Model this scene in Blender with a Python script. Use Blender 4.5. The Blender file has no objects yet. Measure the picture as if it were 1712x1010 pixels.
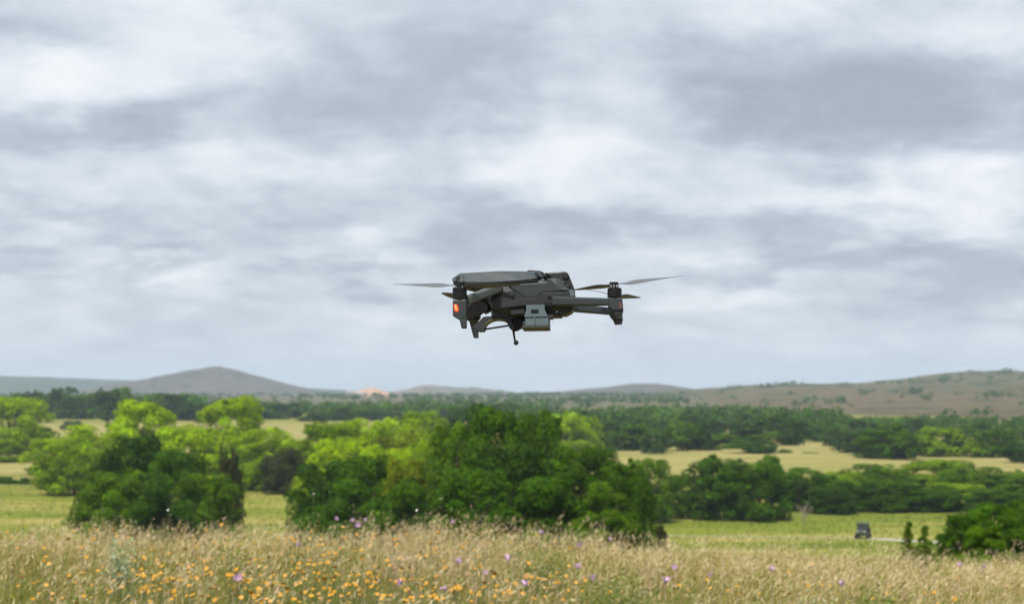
import bpy, bmesh, math, random
import numpy as np
from mathutils import Vector, Matrix

# ------------------------------------------------------------------ scene, camera, sky, sun
scene = bpy.context.scene
col = scene.collection
R = math.radians
F = 2853.3            # focal length in photo pixels (60 mm on 36 mm, 1712 px wide)
HOR = 640.0           # photo row of the true horizon
CAMZ = 1.7
PITCH = math.atan((HOR - 505.0) / F)

cam_d = bpy.data.cameras.new('camera')
cam_d.lens = 60.0
cam_d.sensor_width = 36.0
cam_d.clip_start = 0.05
cam_d.clip_end = 40000.0
cam_d.dof.use_dof = True
cam_d.dof.focus_distance = 3.40
cam_d.dof.aperture_fstop = 9.0
cam = bpy.data.objects.new('camera', cam_d)
cam.location = (0, 0, CAMZ)
cam.rotation_euler = (R(90) + PITCH, 0, 0)
col.objects.link(cam)
scene.camera = cam

EXPOSURE = 0.95
SKY_LEVEL = 0.60       # scale of the cloud radiance
SUN_EL, SUN_AZ = R(58), R(205)    # azimuth measured from +Y towards +X

world = bpy.data.worlds.new('World')
scene.world = world
world.use_nodes = True
wt = world.node_tree
wt.nodes.clear()


class NB:
    """small node builder"""
    def __init__(s, tree): s.t = tree
    def n(s, kind, **kw):
        nd = s.t.nodes.new(kind)
        for k, v in kw.items(): setattr(nd, k, v)
        return nd
    def link(s, a, b): s.t.links.new(a, b)
    def put(s, sock, v):
        if isinstance(v, bpy.types.NodeSocket): s.link(v, sock)
        else: sock.default_value = v
    def m(s, op, a, b=None, c=None, clamp=False):
        nd = s.n('ShaderNodeMath', operation=op)
        nd.use_clamp = clamp
        s.put(nd.inputs[0], a)
        if b is not None: s.put(nd.inputs[1], b)
        if c is not None: s.put(nd.inputs[2], c)
        return nd.outputs[0]
    def noise(s, vec, scale, detail=4.0, rough=0.5, dist=0.0, out='Fac'):
        nd = s.n('ShaderNodeTexNoise')
        if vec is not None: s.link(vec, nd.inputs['Vector'])
        nd.inputs['Scale'].default_value = scale
        nd.inputs['Detail'].default_value = detail
        nd.inputs['Roughness'].default_value = rough
        nd.inputs['Distortion'].default_value = dist
        return nd.outputs[out]
    def ramp(s, fac, stops, interp='LINEAR'):
        nd = s.n('ShaderNodeValToRGB')
        nd.color_ramp.interpolation = interp
        e = nd.color_ramp.elements
        while len(e) < len(stops): e.new(0.5)
        for el, (p, c) in zip(e, stops):
            el.position = p
            el.color = (c[0], c[1], c[2], 1.0) if not isinstance(c, (int, float)) else (c, c, c, 1.0)
        s.link(fac, nd.inputs[0])
        return nd.outputs[0]
    def mix(s, fac, a, b, mode='MIX'):
        nd = s.n('ShaderNodeMix', data_type='RGBA', blend_type=mode)
        s.put(nd.inputs[0], fac)
        for sock, v in ((nd.inputs[6], a), (nd.inputs[7], b)):
            if isinstance(v, bpy.types.NodeSocket): s.link(v, sock)
            else: sock.default_value = (v[0], v[1], v[2], 1.0)
        return nd.outputs[2]
    def maprange(s, v, a, b, c=0.0, d=1.0, smooth=True):
        nd = s.n('ShaderNodeMapRange')
        nd.interpolation_type = 'SMOOTHSTEP' if smooth else 'LINEAR'
        s.put(nd.inputs[0], v)
        for i, x in enumerate((a, b, c, d)): nd.inputs[i + 1].default_value = x
        return nd.outputs[0]


def build_sky():
    b = NB(wt)
    tc = b.n('ShaderNodeTexCoord')
    sep = b.n('ShaderNodeSeparateXYZ')
    b.link(tc.outputs['Generated'], sep.inputs[0])
    x, y, z = sep.outputs
    sky = b.n('ShaderNodeTexSky', sky_type='NISHITA')
    sky.sun_disc = False
    sky.sun_elevation = SUN_EL
    sky.sun_rotation = SUN_AZ
    # cloud deck seen in perspective: direction projected on a flat layer
    den = b.m('ADD', b.m('MAXIMUM', z, 0.0), 0.26)
    px = b.m('DIVIDE', x, den)
    py = b.m('DIVIDE', y, den)
    com = b.n('ShaderNodeCombineXYZ')
    b.link(px, com.inputs[0]); b.link(py, com.inputs[1])
    big = b.noise(com.outputs[0], 2.0, 5.0, 0.55, 0.3)
    fine = b.noise(com.outputs[0], 6.0, 6.0, 0.52, 0.0)
    # cloud masses where the photograph shows them (front half of the sky)
    yy = b.m('MAXIMUM', y, 0.05)
    wrp = b.noise(com.outputs[0], 5.2, 5.0, 0.55, 0.0, 'Color')
    ws = b.n('ShaderNodeSeparateXYZ'); b.link(wrp, ws.inputs[0])
    a = b.m('ADD', b.m('DIVIDE', x, yy), b.m('MULTIPLY', b.m('SUBTRACT', ws.outputs[0], 0.5), 0.16))
    e = b.m('ADD', b.m('DIVIDE', z, yy), b.m('MULTIPLY', b.m('SUBTRACT', ws.outputs[1], 0.5), 0.075))
    masses = [  # photo column, row, half width, half height, brightness
        (130, 130, 190, 52, .30), (60, 55, 120, 30, -.10), (340, 60, 120, 45, .26), (200, 10, 200, 30, .16), (690, 130, 250, 95, -.26),
        (1190, 30, 260, 35, .16), (1650, 45, 130, 45, .20), (1270, 175, 130, 75, -.20), (1500, 170, 230, 78, -.40),
        (1090, 150, 80, 35, .16), (830, 280, 270, 55, .20), (1010, 265, 120, 60, .14), (1420, 330, 160, 50, .22),
        (1650, 300, 110, 70, .28), (150, 215, 190, 34, -.26), (330, 300, 80, 90, .14), (120, 280, 120, 40, .12),
        (420, 340, 170, 26, -.14), (900, 375, 330, 26, -.24), (1480, 410, 330, 34, -.26), (80, 395, 110, 20, .18),
        (640, 390, 90, 30, .24), (250, 400, 150, 22, -.24), (240, 450, 90, 26, .20), (60, 440, 90, 20, -.16), (560, 450, 140, 18, -.20),
        (1240, 460, 200, 24, .14), (1640, 470, 120, 26, -.16), (60, 345, 130, 24, -.16)]
    tot = None
    for (cu, cv, ru, rv, amp) in masses:
        da = b.m('MULTIPLY', b.m('SUBTRACT', a, (cu - 856) / F), F / ru)
        de = b.m('MULTIPLY', b.m('SUBTRACT', e, (HOR - cv) / F), F / rv)
        q = b.m('MULTIPLY_ADD', da, da, b.m('MULTIPLY', de, de))
        g = b.m('MULTIPLY', b.m('EXPONENT', b.m('MULTIPLY', q, -0.8)), amp * 1.35)
        tot = g if tot is None else b.m('ADD', tot, g)
    front = b.maprange(y, 0.2, 0.6)
    tot = b.m('MULTIPLY', tot, front)
    c = b.m('MULTIPLY_ADD', b.m('SUBTRACT', big, 0.5), 0.75, 0.55)
    c = b.m('ADD', c, b.m('MULTIPLY', b.m('SUBTRACT', fine, 0.5), 0.42))
    c = b.m('ADD', c, tot)
    den2 = b.m('ADD', b.m('MAXIMUM', z, 0.0), 0.36)
    com2 = b.n('ShaderNodeCombineXYZ')
    b.link(b.m('DIVIDE', x, den2), com2.inputs[0]); b.link(b.m('DIVIDE', y, den2), com2.inputs[1])
    puff = b.noise(com2.outputs[0], 8.5, 8.0, 0.60, 0.5)
    c = b.m('ADD', c, b.m('MULTIPLY', b.m('SUBTRACT', puff, 0.5), 0.78))
    cloud = b.ramp(c, [(0.0, (.335, .385, .440)), (.30, (.415, .470, .532)), (.55, (.545, .600, .665)),
                       (.80, (.695, .730, .778)), (1.0, (.80, .822, .850))], 'LINEAR')
    # pale even band above the horizon
    low = b.maprange(z, 0.0, 0.045, 1.0, 0.0)
    lowc = b.ramp(b.m('ADD', b.m('MULTIPLY', c, 0.6), 0.2), [(0.0, (.50, .575, .64)), (1.0, (.68, .74, .79))])
    cloud = b.mix(b.m('MULTIPLY', low, .7), cloud, lowc)
    lvl = b.n('ShaderNodeVectorMath', operation='SCALE')
    b.link(cloud, lvl.inputs[0]); lvl.inputs[3].default_value = SKY_LEVEL / 0.1
    # thin openings let the blue through; background strength 0.1
    outc = b.mix(0.97, sky.outputs[0], lvl.outputs[0])
    bg = b.n('ShaderNodeBackground')
    b.link(outc, bg.inputs[0]); bg.inputs[1].default_value = 0.1
    o = b.n('ShaderNodeOutputWorld')
    b.link(bg.outputs[0], o.inputs[0])


build_sky()

sun_d = bpy.data.lights.new('sun', 'SUN')
sun_d.energy = 3.0
sun_d.angle = R(12)
sun_d.color = (1.0, 0.95, 0.86)
sun = bpy.data.objects.new('sun', sun_d)
sdir = Vector((math.sin(SUN_AZ) * math.cos(SUN_EL), math.cos(SUN_AZ) * math.cos(SUN_EL), math.sin(SUN_EL)))
sun.rotation_euler = sdir.to_track_quat('Z', 'Y').to_euler()
col.objects.link(sun)

vs = scene.view_settings
vs.view_transform = 'Standard'
vs.look = 'None'
vs.exposure = EXPOSURE
vs.gamma = 1.0
vs.use_curve_mapping = False
scene.render.engine = 'CYCLES'
cy = scene.cycles
cy.use_denoising = True
cy.max_bounces = 6
cy.diffuse_bounces = 3
cy.glossy_bounces = 2
cy.transmission_bounces = 3
cy.transparent_max_bounces = 4
cy.volume_bounces = 0
cy.caustics_reflective = False
cy.caustics_refractive = False

# ------------------------------------------------------------------ helpers
rng = np.random.default_rng(7)


def link(o, parent=None):
    col.objects.link(o)
    if parent is not None: o.parent = parent
    return o


def tag(o, label=None, cat=None, group=None, kind=None):
    if label: o['label'] = label
    if cat: o['category'] = cat
    if group: o['group'] = group
    if kind: o['kind'] = kind
    return o


def empty(name, loc=(0, 0, 0)):
    o = bpy.data.objects.new(name, None)
    o.location = loc
    o.empty_display_size = 0.1
    return link(o)


def np_mesh(name, verts, faces_list, cols=None, smooth=False):
    """faces_list: list of int arrays (n,k); cols: (nv,3) tone per vertex"""
    me = bpy.data.meshes.new(name)
    verts = np.asarray(verts, dtype=np.float32)
    me.vertices.add(len(verts))
    me.vertices.foreach_set('co', verts.ravel())
    loops = np.concatenate([f.ravel() for f in faces_list]).astype(np.int32)
    sizes = np.concatenate([np.full(len(f), f.shape[1], dtype=np.int32) for f in faces_list])
    starts = np.concatenate([[0], np.cumsum(sizes)[:-1]]).astype(np.int32)
    me.loops.add(len(loops))
    me.loops.foreach_set('vertex_index', loops)
    me.polygons.add(len(sizes))
    me.polygons.foreach_set('loop_start', starts)
    me.polygons.foreach_set('loop_total', sizes)
    if smooth: me.polygons.foreach_set('use_smooth', np.ones(len(sizes), dtype=bool))
    me.update(calc_edges=True)
    if cols is not None:
        at = me.color_attributes.new('tone', 'FLOAT_COLOR', 'POINT')
        c4 = np.ones((len(verts), 4), dtype=np.float32)
        c4[:, :3] = cols
        at.data.foreach_set('color', c4.ravel())
    return me


def new_mat(name):
    m = bpy.data.materials.new(name)
    m.use_nodes = True
    m.node_tree.nodes.clear()
    b = NB(m.node_tree)
    out = b.n('ShaderNodeOutputMaterial')
    return m, b, out


def paint(name, colr, rough=0.5, var=0.12, scale=60.0, metal=0.0, spec=0.5, emit=None, bump=0.0):
    m, b, out = new_mat(name)
    p = b.n('ShaderNodeBsdfPrincipled')
    tc = b.n('ShaderNodeTexCoord')
    nz = b.noise(tc.outputs['Object'], scale, 4.0, 0.6)
    k = b.maprange(nz, 0.3, 0.7, 1 - var, 1 + var)
    v = b.n('ShaderNodeVectorMath', operation='SCALE')
    v.inputs[0].default_value = colr
    b.link(k, v.inputs[3])
    b.link(v.outputs[0], p.inputs['Base Color'])
    b.link(b.maprange(nz, 0.3, 0.7, max(0.02, rough - .08), min(1, rough + .08)), p.inputs['Roughness'])
    p.inputs['Metallic'].default_value = metal
    p.inputs['Specular IOR Level'].default_value = spec
    if emit:
        p.inputs['Emission Color'].default_value = (*emit[0], 1)
        p.inputs['Emission Strength'].default_value = emit[1]
    if bump:
        bp = b.n('ShaderNodeBump'); bp.inputs['Strength'].default_value = bump; bp.inputs['Distance'].default_value = .0005
        b.link(b.noise(tc.outputs['Object'], scale * 30, 2.0), bp.inputs['Height'])
        b.link(bp.outputs[0], p.inputs['Normal'])
    b.link(p.outputs[0], out.inputs[0])
    return m


def foliage_mat(name, trans=0.35, use_obj=True):
    """leaf colour = the tree's own colour x the leaf's own tone"""
    m, b, out = new_mat(name)
    at = b.n('ShaderNodeVertexColor', layer_name='tone')
    if use_obj:
        oi = b.n('ShaderNodeObjectInfo')
        c = b.mix(1.0, oi.outputs['Color'], at.outputs['Color'], 'MULTIPLY')
    else:
        c = at.outputs['Color']
    p = b.n('ShaderNodeBsdfPrincipled')
    p.inputs['Roughness'].default_value = 0.55
    p.inputs['Specular IOR Level'].default_value = 0.08
    b.link(c, p.inputs['Base Color'])
    t = b.n('ShaderNodeBsdfTranslucent')
    b.link(b.mix(1.0, c, (1.0, 1.0, 0.55), 'MULTIPLY'), t.inputs['Color'])
    mx = b.n('ShaderNodeMixShader')
    mx.inputs[0].default_value = trans
    b.link(p.outputs[0], mx.inputs[1]); b.link(t.outputs[0], mx.inputs[2])
    b.link(mx.outputs[0], out.inputs[0])
    return m


def wave(x, y, seed, base, octaves=4):
    r = np.random.default_rng(seed)
    o = np.zeros_like(x, dtype=float)
    k, amp = 2 * math.pi / base, 1.0
    for _ in range(octaves):
        for _ in range(3):
            th, ph = r.uniform(0, 2 * math.pi, 2)
            o += amp * np.sin(k * (x * math.cos(th) + y * math.sin(th)) + ph) / 3
        k *= 2.03; amp *= 0.52
    return o


VALLEY = -16.0


def ground_z(x, y):
    x = np.asarray(x, dtype=float); y = np.asarray(y, dtype=float)
    u = y - 16.2
    slope = -0.1015 * np.where(u > 30, u, 2.0 * np.log1p(np.exp(np.clip(u / 2.0, -40, 40))))
    # smooth maximum with the valley floor
    k = 1.2
    m = np.maximum(slope, VALLEY)
    z = m + k * np.log(np.exp((slope - m) / k) + np.exp((VALLEY - m) / k))
    z = z - k * math.log(1 + math.exp(VALLEY / k))
    z = z - np.maximum(0, 0.0079 * (y - 2150))          # the plain dips away towards the hills
    near = np.clip(1 - (y - 16) / 60, 0, 1)
    z = z - near * 0.058 * np.where(x > -1.0, (x + 1.0), 0) * np.clip((x + 1) / 2, 0, 1)
    z = z + 0.04 * wave(x, y, 3, 5.0, 2) * np.clip((60 - y) / 40, 0, 1)
    z = z + 0.22 * wave(x, y, 4, 70.0, 3) * np.clip((y - 40) / 150, 0, 1)
    return z


def gz(x, y): return float(ground_z(np.array([x]), np.array([y]))[0])


def at_row(u, row):            # pixel to a point on the flat valley floor
    d = (CAMZ - VALLEY) * F / (row - HOR)
    return (u - 856) / F * d, d


def elev(row, d): return CAMZ + (HOR - row) / F * d      # height seen at a row, d metres out

# ------------------------------------------------------------------ the ground
def build_ground():
    ys = np.concatenate([np.arange(-14, 24, 0.3), np.arange(24, 60, 1.0), np.arange(60, 260, 3.0),
                         np.geomspace(260, 7000, 110)])
    s = np.linspace(-1, 1, 181)
    s = np.sign(s) * np.abs(s) ** 1.25
    X = s[None, :] * (np.maximum(ys, 0)[:, None] * 0.75 + 26.0)
    Y = np.repeat(ys[:, None], len(s), 1)
    Z = ground_z(X, Y)
    n, m = X.shape
    idx = np.arange(n * m).reshape(n, m)
    f = np.stack([idx[:-1, :-1], idx[:-1, 1:], idx[1:, 1:], idx[1:, :-1]], -1).reshape(-1, 4)
    me = np_mesh('ground', np.stack([X, Y, Z], -1).reshape(-1, 3), [f], smooth=True)
    mt, b, out = new_mat('field_ground')
    geo = b.n('ShaderNodeNewGeometry')
    pos = geo.outputs['Position']
    sp = b.n('ShaderNodeSeparateXYZ'); b.link(pos, sp.inputs[0])
    # stretched along x: the mown and grazed strips run across the valley
    mp = b.n('ShaderNodeMapping'); b.link(pos, mp.inputs[0]); mp.inputs['Scale'].default_value = (0.35, 1, 1)
    nb = b.noise(mp.outputs[0], 0.012, 4.0, 0.55)
    nm = b.noise(mp.outputs[0], 0.09, 5.0, 0.6)
    nf = b.noise(pos, 1.3, 6.0, 0.65)
    nff = b.noise(pos, 9.0, 4.0, 0.6)
    green = b.ramp(nm, [(.3, (.070, .120, .010)), (.5, (.150, .180, .022)), (.66, (.29, .25, .075))])
    tan = b.ramp(nm, [(.3, (.19, .185, .055)), (.5, (.27, .235, .09)), (.7, (.34, .275, .14))])
    yw = b.m('ADD', sp.outputs[1], b.m('MULTIPLY', b.m('SUBTRACT', nb, 0.5), 160.0))
    band = b.n('ShaderNodeMapRange'); b.link(yw, band.inputs[0])
    band.inputs[1].default_value = 0; band.inputs[2].default_value = 2000
    isgreen = b.ramp(band.outputs[0], [(0.0, 1.0), (.145, 1.0), (.172, 0.30), (.235, 0.16), (.275, .3), (.31, .15), (.36, .25), (.40, .75), (.48, .8), (.55, .4), (1.0, .25)])
    g2 = b.m('ADD', isgreen, b.m('MULTIPLY', b.m('SUBTRACT', nm, 0.5), 1.1), clamp=True)
    field = b.mix(g2, tan, green)
    farc = b.ramp(nm, [(.35, (.055, .065, .03)), (.55, (.12, .11, .06)), (.75, (.20, .16, .10))])
    field = b.mix(b.maprange(sp.outputs[1], 950.0, 1250.0), field, farc)
    # the hilltop meadow soil under the grass
    soil = b.ramp(nf, [(.3, (.10, .085, .035)), (.5, (.17, .14, .06)), (.7, (.24, .19, .09))])
    onhill = b.maprange(sp.outputs[1], 24.0, 70.0, 1.0, 0.0)
    c = b.mix(onhill, field, soil)
    c = b.mix(1.0, c, b.ramp(b.m('MULTIPLY_ADD', nff, .4, b.m('MULTIPLY', nf, .6)), [(.3, .62), (.5, 1.0), (.7, 1.35)]), 'MULTIPLY')
    p = b.n('ShaderNodeBsdfPrincipled')
    p.inputs['Roughness'].default_value = 0.95
    p.inputs['Specular IOR Level'].default_value = 0.05
    b.link(c, p.inputs['Base Color'])
    bp = b.n('ShaderNodeBump'); bp.inputs['Strength'].default_value = 0.6; bp.inputs['Distance'].default_value = 0.25
    b.link(nf, bp.inputs['Height']); b.link(bp.outputs[0], p.inputs['Normal'])
    b.link(p.outputs[0], out.inputs[0])
    me.materials.append(mt)
    o = link(bpy.data.objects.new('ground', me))
    tag(o, kind='structure')


build_ground()

# pale gravel track crossing the valley meadow
def build_track():
    pts = [(1720, 919), (1600, 916.5), (1540, 914), (1480, 911), (1440, 909), (1390, 907), (1320, 905), (1240, 901), (1170, 897), (1080, 893)]
    P = [at_row(u, r) for u, r in pts]
    fx = np.interp(np.linspace(0, 9, 90), range(10), [p[0] for p in P])
    fy = np.interp(np.linspace(0, 9, 90), range(10), [p[1] for p in P])
    wdt = 3.4
    V, Q = [], []
    for i in range(90):
        for j, k in enumerate((-.5, -.17, .17, .5)):
            x, y = fx[i], fy[i] + k * wdt + 0.15 * math.sin(i * .9 + j)
            V.append((x, y, gz(x, y) + 0.03 + (0.03 if 0 < j < 3 else 0)))
    V = np.array(V)
    idx = np.arange(360).reshape(90, 4)
    f = np.stack([idx[:-1, :-1], idx[1:, :-1], idx[1:, 1:], idx[:-1, 1:]], -1).reshape(-1, 4)
    me = np_mesh('track', V, [f], smooth=True)
    m, b, out = new_mat('track_gravel')
    geo = b.n('ShaderNodeNewGeometry')
    nz = b.noise(geo.outputs['Position'], 1.6, 5.0, .65)
    sp = b.n('ShaderNodeSeparateXYZ'); b.link(geo.outputs['Position'], sp.inputs[0])
    # worn bare towards the right, overgrown towards the left
    grassy = b.m('ADD', b.maprange(sp.outputs[0], 36.0, 42.0, .92, .0), b.m('MULTIPLY', b.m('SUBTRACT', nz, .5), .8), clamp=True)
    c = b.mix(grassy, b.ramp(nz, [(.3, (.27, .25, .20)), (.6, (.42, .39, .33))]), (.21, .20, .06))
    p = b.n('ShaderNodeBsdfPrincipled'); p.inputs['Roughness'].default_value = .95
    b.link(c, p.inputs['Base Color']); b.link(p.outputs[0], out.inputs[0])
    me.materials.append(m)
    tag(link(bpy.data.objects.new('gravel_track', me)), kind='structure')


build_track()

# ------------------------------------------------------------------ the hills
def hill(name, prof, d0, front, back, tint, rough_amp, seed, foot=None):
    """prof: skyline points (photo column, row); the ridge stands d0 metres out"""
    if foot is None: foot = gz(0.0, d0) - 3.0
    us = np.array([p[0] for p in prof], float); rs = np.array([p[1] for p in prof], float)
    xs = np.linspace((us[0] - 856) / F * d0, (us[-1] - 856) / F * d0, 220)
    top = np.interp(xs, (us - 856) / F * d0, elev(rs, d0))
    kern = np.hanning(5); kern /= kern.sum()
    top = np.convolve(np.pad(top, 2, 'edge'), kern, 'valid')
    t = np.concatenate([np.linspace(-1, 0, 46), np.linspace(0, 1, 24)[1:]])
    X = np.repeat(xs[None, :], len(t), 0)
    Y = d0 + np.where(t < 0, t * front, t * back)[:, None] + 0.05 * front * wave(xs, xs * 0, seed + 5, front * 1.2, 2)[None, :] * (1 - np.abs(t))[:, None]
    sh = np.where(t < 0, (np.cos(math.pi * np.abs(t)) + 1) / 2, (np.cos(math.pi * t) + 1) / 2)[:, None]
    gully = 1 + 0.13 * wave(X, Y, seed, front * 0.45, 4) * (1 - sh) * 2
    Z = foot + (top[None, :] - foot) * np.clip(sh * gully, 0, 1.0)
    Z += rough_amp * wave(X, Y, seed + 1, front * 0.09, 4) * np.clip(sh * 2, 0, 1)
    n, m = X.shape
    idx = np.arange(n * m).reshape(n, m)
    f = np.stack([idx[:-1, :-1], idx[:-1, 1:], idx[1:, 1:], idx[1:, :-1]], -1).reshape(-1, 4)
    me = np_mesh(name, np.stack([X, Y, Z], -1).reshape(-1, 3), [f], smooth=True)
    mt, b, out = new_mat(name + '_slope')
    geo = b.n('ShaderNodeNewGeometry')
    mp = b.n('ShaderNodeMapping'); b.link(geo.outputs['Position'], mp.inputs[0]); mp.inputs['Scale'].default_value = (1, .45, 1)
    n1 = b.noise(mp.outputs[0], 3.2 / front, 6.0, .62)
    n2 = b.noise(mp.outputs[0], 26.0 / front, 6.0, .68)
    grass, rock, scrub = tint
    c = b.mix(b.maprange(n1, .38, .66), grass, rock)
    c = b.mix(b.maprange(n2, .53, .60, 0, .9), c, scrub)
    c = b.mix(1.0, c, b.ramp(n2, [(.3, .65), (.6, 1.3)]), 'MULTIPLY')
    p = b.n('ShaderNodeBsdfPrincipled'); p.inputs['Roughness'].default_value = .95
    p.inputs['Specular IOR Level'].default_value = .05
    bp = b.n('ShaderNodeBump'); bp.inputs['Strength'].default_value = .7; bp.inputs['Distance'].default_value = front * .006
    b.link(n2, bp.inputs['Height']); b.link(bp.outputs[0], p.inputs['Normal'])
    b.link(c, p.inputs['Base Color']); b.link(p.outputs[0], out.inputs[0])
    me.materials.append(mt)
    o = link(bpy.data.objects.new(name, me))
    tag(o, kind='structure')
    return X, Y, Z


TAN = ((.082, .075, .032), (.112, .082, .050), (.024, .036, .014))
ROCK = ((.080, .076, .054), (.105, .086, .074), (.022, .034, .018))
WOOD = ((.045, .065, .03), (.06, .075, .04), (.03, .045, .02))
PINK = ((.09, .088, .055), (.24, .18, .16), (.03, .045, .022))
hill('wooded_ridge', [(-700, 646), (-400, 630), (-150, 627), (0, 629), (120, 633), (260, 638), (420, 646), (560, 652), (700, 658), (900, 664)], 5200, 1500, 1200, WOOD, 1.5, 21)
hill('cone_hill', [(150, 655), (215, 642), (262, 633), (318, 621), (345, 617), (366, 613), (392, 619), (440, 632), (480, 643), (520, 652), (560, 658)], 3600, 700, 500, ROCK, 1.6, 31)
hill('rocky_ridge', [(640, 662), (672, 655), (698, 648), (722, 645), (760, 650), (800, 650), (838, 655), (872, 660), (905, 666)], 4000, 500, 400, PINK, 3.6, 41)
hill('blue_hill', [(810, 668), (870, 661), (905, 657), (960, 653), (1010, 648), (1058, 642), (1098, 642), (1140, 649), (1190, 655), (1260, 662)], 3300, 900, 500, ROCK, 1.0, 51)
rh = hill('grassy_hill', [(980, 674), (1080, 660), (1130, 654), (1175, 650), (1240, 645), (1300, 643), (1370, 643), (1440, 641), (1500, 635), (1545, 629), (1580, 625), (1618, 621),
                          (1655, 625), (1712, 623), (1800, 616), (1950, 612), (2150, 622), (2450, 640), (2700, 664)], 2300, 1680, 700, TAN, 1.3, 61, VALLEY - .4)

# ------------------------------------------------------------------ trees
LEAF = foliage_mat('leaf_foliage', 0.46)
LEAF_FAR = foliage_mat('far_foliage', 0.25, False)
GRASS = foliage_mat('grass_blades', 0.30, False)
BARK = paint('bark', (.10, .075, .055), .9, .3, 6.0, bump=.3)


def leaf_cloud(r, centers, radii, n, size, up=0.35, spread=(.55, 1.06), tone_amp=.22, inward=None):
    """n folded leaf sprays around lobes"""
    w = radii ** 2
    li = r.choice(len(centers), n, p=w / w.sum())
    d = r.normal(size=(n, 3)); d[:, 2] += up
    d /= np.linalg.norm(d, axis=1)[:, None]
    rad = radii[li] * r.uniform(spread[0], spread[1], n) ** .6
    p = centers[li] + d * rad[:, None] * np.array([1, 1, .82])
    nrm = d + np.array([0, 0, .25]) + r.normal(size=(n, 3)) * .38
    nrm /= np.linalg.norm(nrm, axis=1)[:, None]
    a = np.cross(nrm, r.normal(size=(n, 3))); a /= np.linalg.norm(a, axis=1)[:, None]
    c = np.cross(nrm, a)
    s = size * r.uniform(.55, 1.35, n)[:, None]
    a = a * s; c = c * s * .55
    V = np.stack([p - a, p + c + nrm * s * .18, p + a, p - c + nrm * s * .18], 1).reshape(-1, 3)
    i0 = np.arange(n) * 4
    Fq = np.concatenate([np.stack([i0, i0 + 1, i0 + 2], 1), np.stack([i0, i0 + 2, i0 + 3], 1)])
    lt = 1 + tone_amp * r.normal(size=len(centers))
    tone = np.clip(lt[li] * (1 + .22 * r.normal(size=n)), .35, 1.9)
    hue = r.normal(size=n) * .08
    C = np.stack([tone * (1 + hue), tone, tone * (1 - hue)], 1)
    return V, Fq, np.repeat(C, 4, 0)


def crown_mesh(seed, n, size, style):
    r = np.random.default_rng(seed)
    cs, rs = [], []
    if style == 'round':          # oak-like dome with foliage down to the ground
        K = 78
        for i in range(K):
            th = r.uniform(0, 2 * math.pi); zz = r.uniform(.10, .90)
            env = .40 * math.sqrt(max(.05, 1 - ((zz - .40) / .60) ** 2)) * (1 + .16 * math.sin(3 * th + seed) + .10 * math.sin(5 * th + 2 * seed))
            rr = env * r.uniform(.30, 1.0) ** .5
            cs.append((rr * math.cos(th), rr * math.sin(th), zz)); rs.append(r.uniform(.075, .17) * (1.1 - .35 * zz))
        for i in range(16):
            th = i / 16 * 2 * math.pi + r.uniform(-.2, .2); rr = r.uniform(.18, .37)
            cs.append((rr * math.cos(th), rr * math.sin(th), r.uniform(.06, .22))); rs.append(r.uniform(.09, .13))
    elif style == 'tall':         # taller crown with a stem gap and separate domes
        for j in range(5):
            th = r.uniform(0, 2 * math.pi); q = r.uniform(.08, .24)
            cx, cyy, cz, cr = q * math.cos(th), q * math.sin(th), r.uniform(.45, .80), r.uniform(.17, .25)
            for i in range(10):
                d = r.normal(size=3); d[2] += .3; d /= np.linalg.norm(d)
                cs.append((cx + d[0] * cr * .8, cyy + d[1] * cr * .8, min(.93, cz + d[2] * cr * .75))); rs.append(r.uniform(.06, .125))
        for i in range(10):
            th = r.uniform(0, 2 * math.pi); q = r.uniform(.1, .36)
            cs.append((q * math.cos(th), q * math.sin(th), r.uniform(.10, .4))); rs.append(r.uniform(.08, .15))
    else:                         # 'low' wide shrub
        for i in range(34):
            th = r.uniform(0, 2 * math.pi); q = .40 * math.sqrt(r.uniform(0, 1))
            zt = (1 - (q / .46) ** 2) * .78 + .08 + .1 * math.sin(4 * th + seed)
            cs.append((q * math.cos(th), q * math.sin(th), r.uniform(.12, max(.2, zt)))); rs.append(r.uniform(.09, .18))
    cs, rs = np.array(cs), np.array(rs)
    V, Fq, C = leaf_cloud(r, cs, rs, n, size)
    # stray twigs of leaves that break the outline
    k = max(40, n // 22)
    far = np.abs(cs - np.array([0, 0, .42])).sum(1) + .3
    pick = r.choice(len(cs), 26, p=far / far.sum())
    d = r.normal(size=(26, 3)); d[:, 2] = np.abs(d[:, 2]) * .8; d /= np.linalg.norm(d, axis=1)[:, None]
    c2 = cs[pick] + d * rs[pick][:, None] * 1.05
    V2, F2, C2 = leaf_cloud(r, c2, np.full(26, .035), k * 2, size * .9, spread=(.2, 1.3))
    V = np.concatenate([V, V2]); Fq = np.concatenate([Fq, F2 + len(V) - len(V2)]); C = np.concatenate([C, C2])
    V[:, 2] /= np.percentile(V[:, 2], 99.6)
    V[:, :2] *= .45 / np.percentile(np.hypot(V[:, 0], V[:, 1]), 98.5)
    V[:, 2] = np.maximum(V[:, 2], .012)
    m = np_mesh('crown_' + style, V, [Fq], C)
    m.materials.append(LEAF)
    return m


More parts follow.
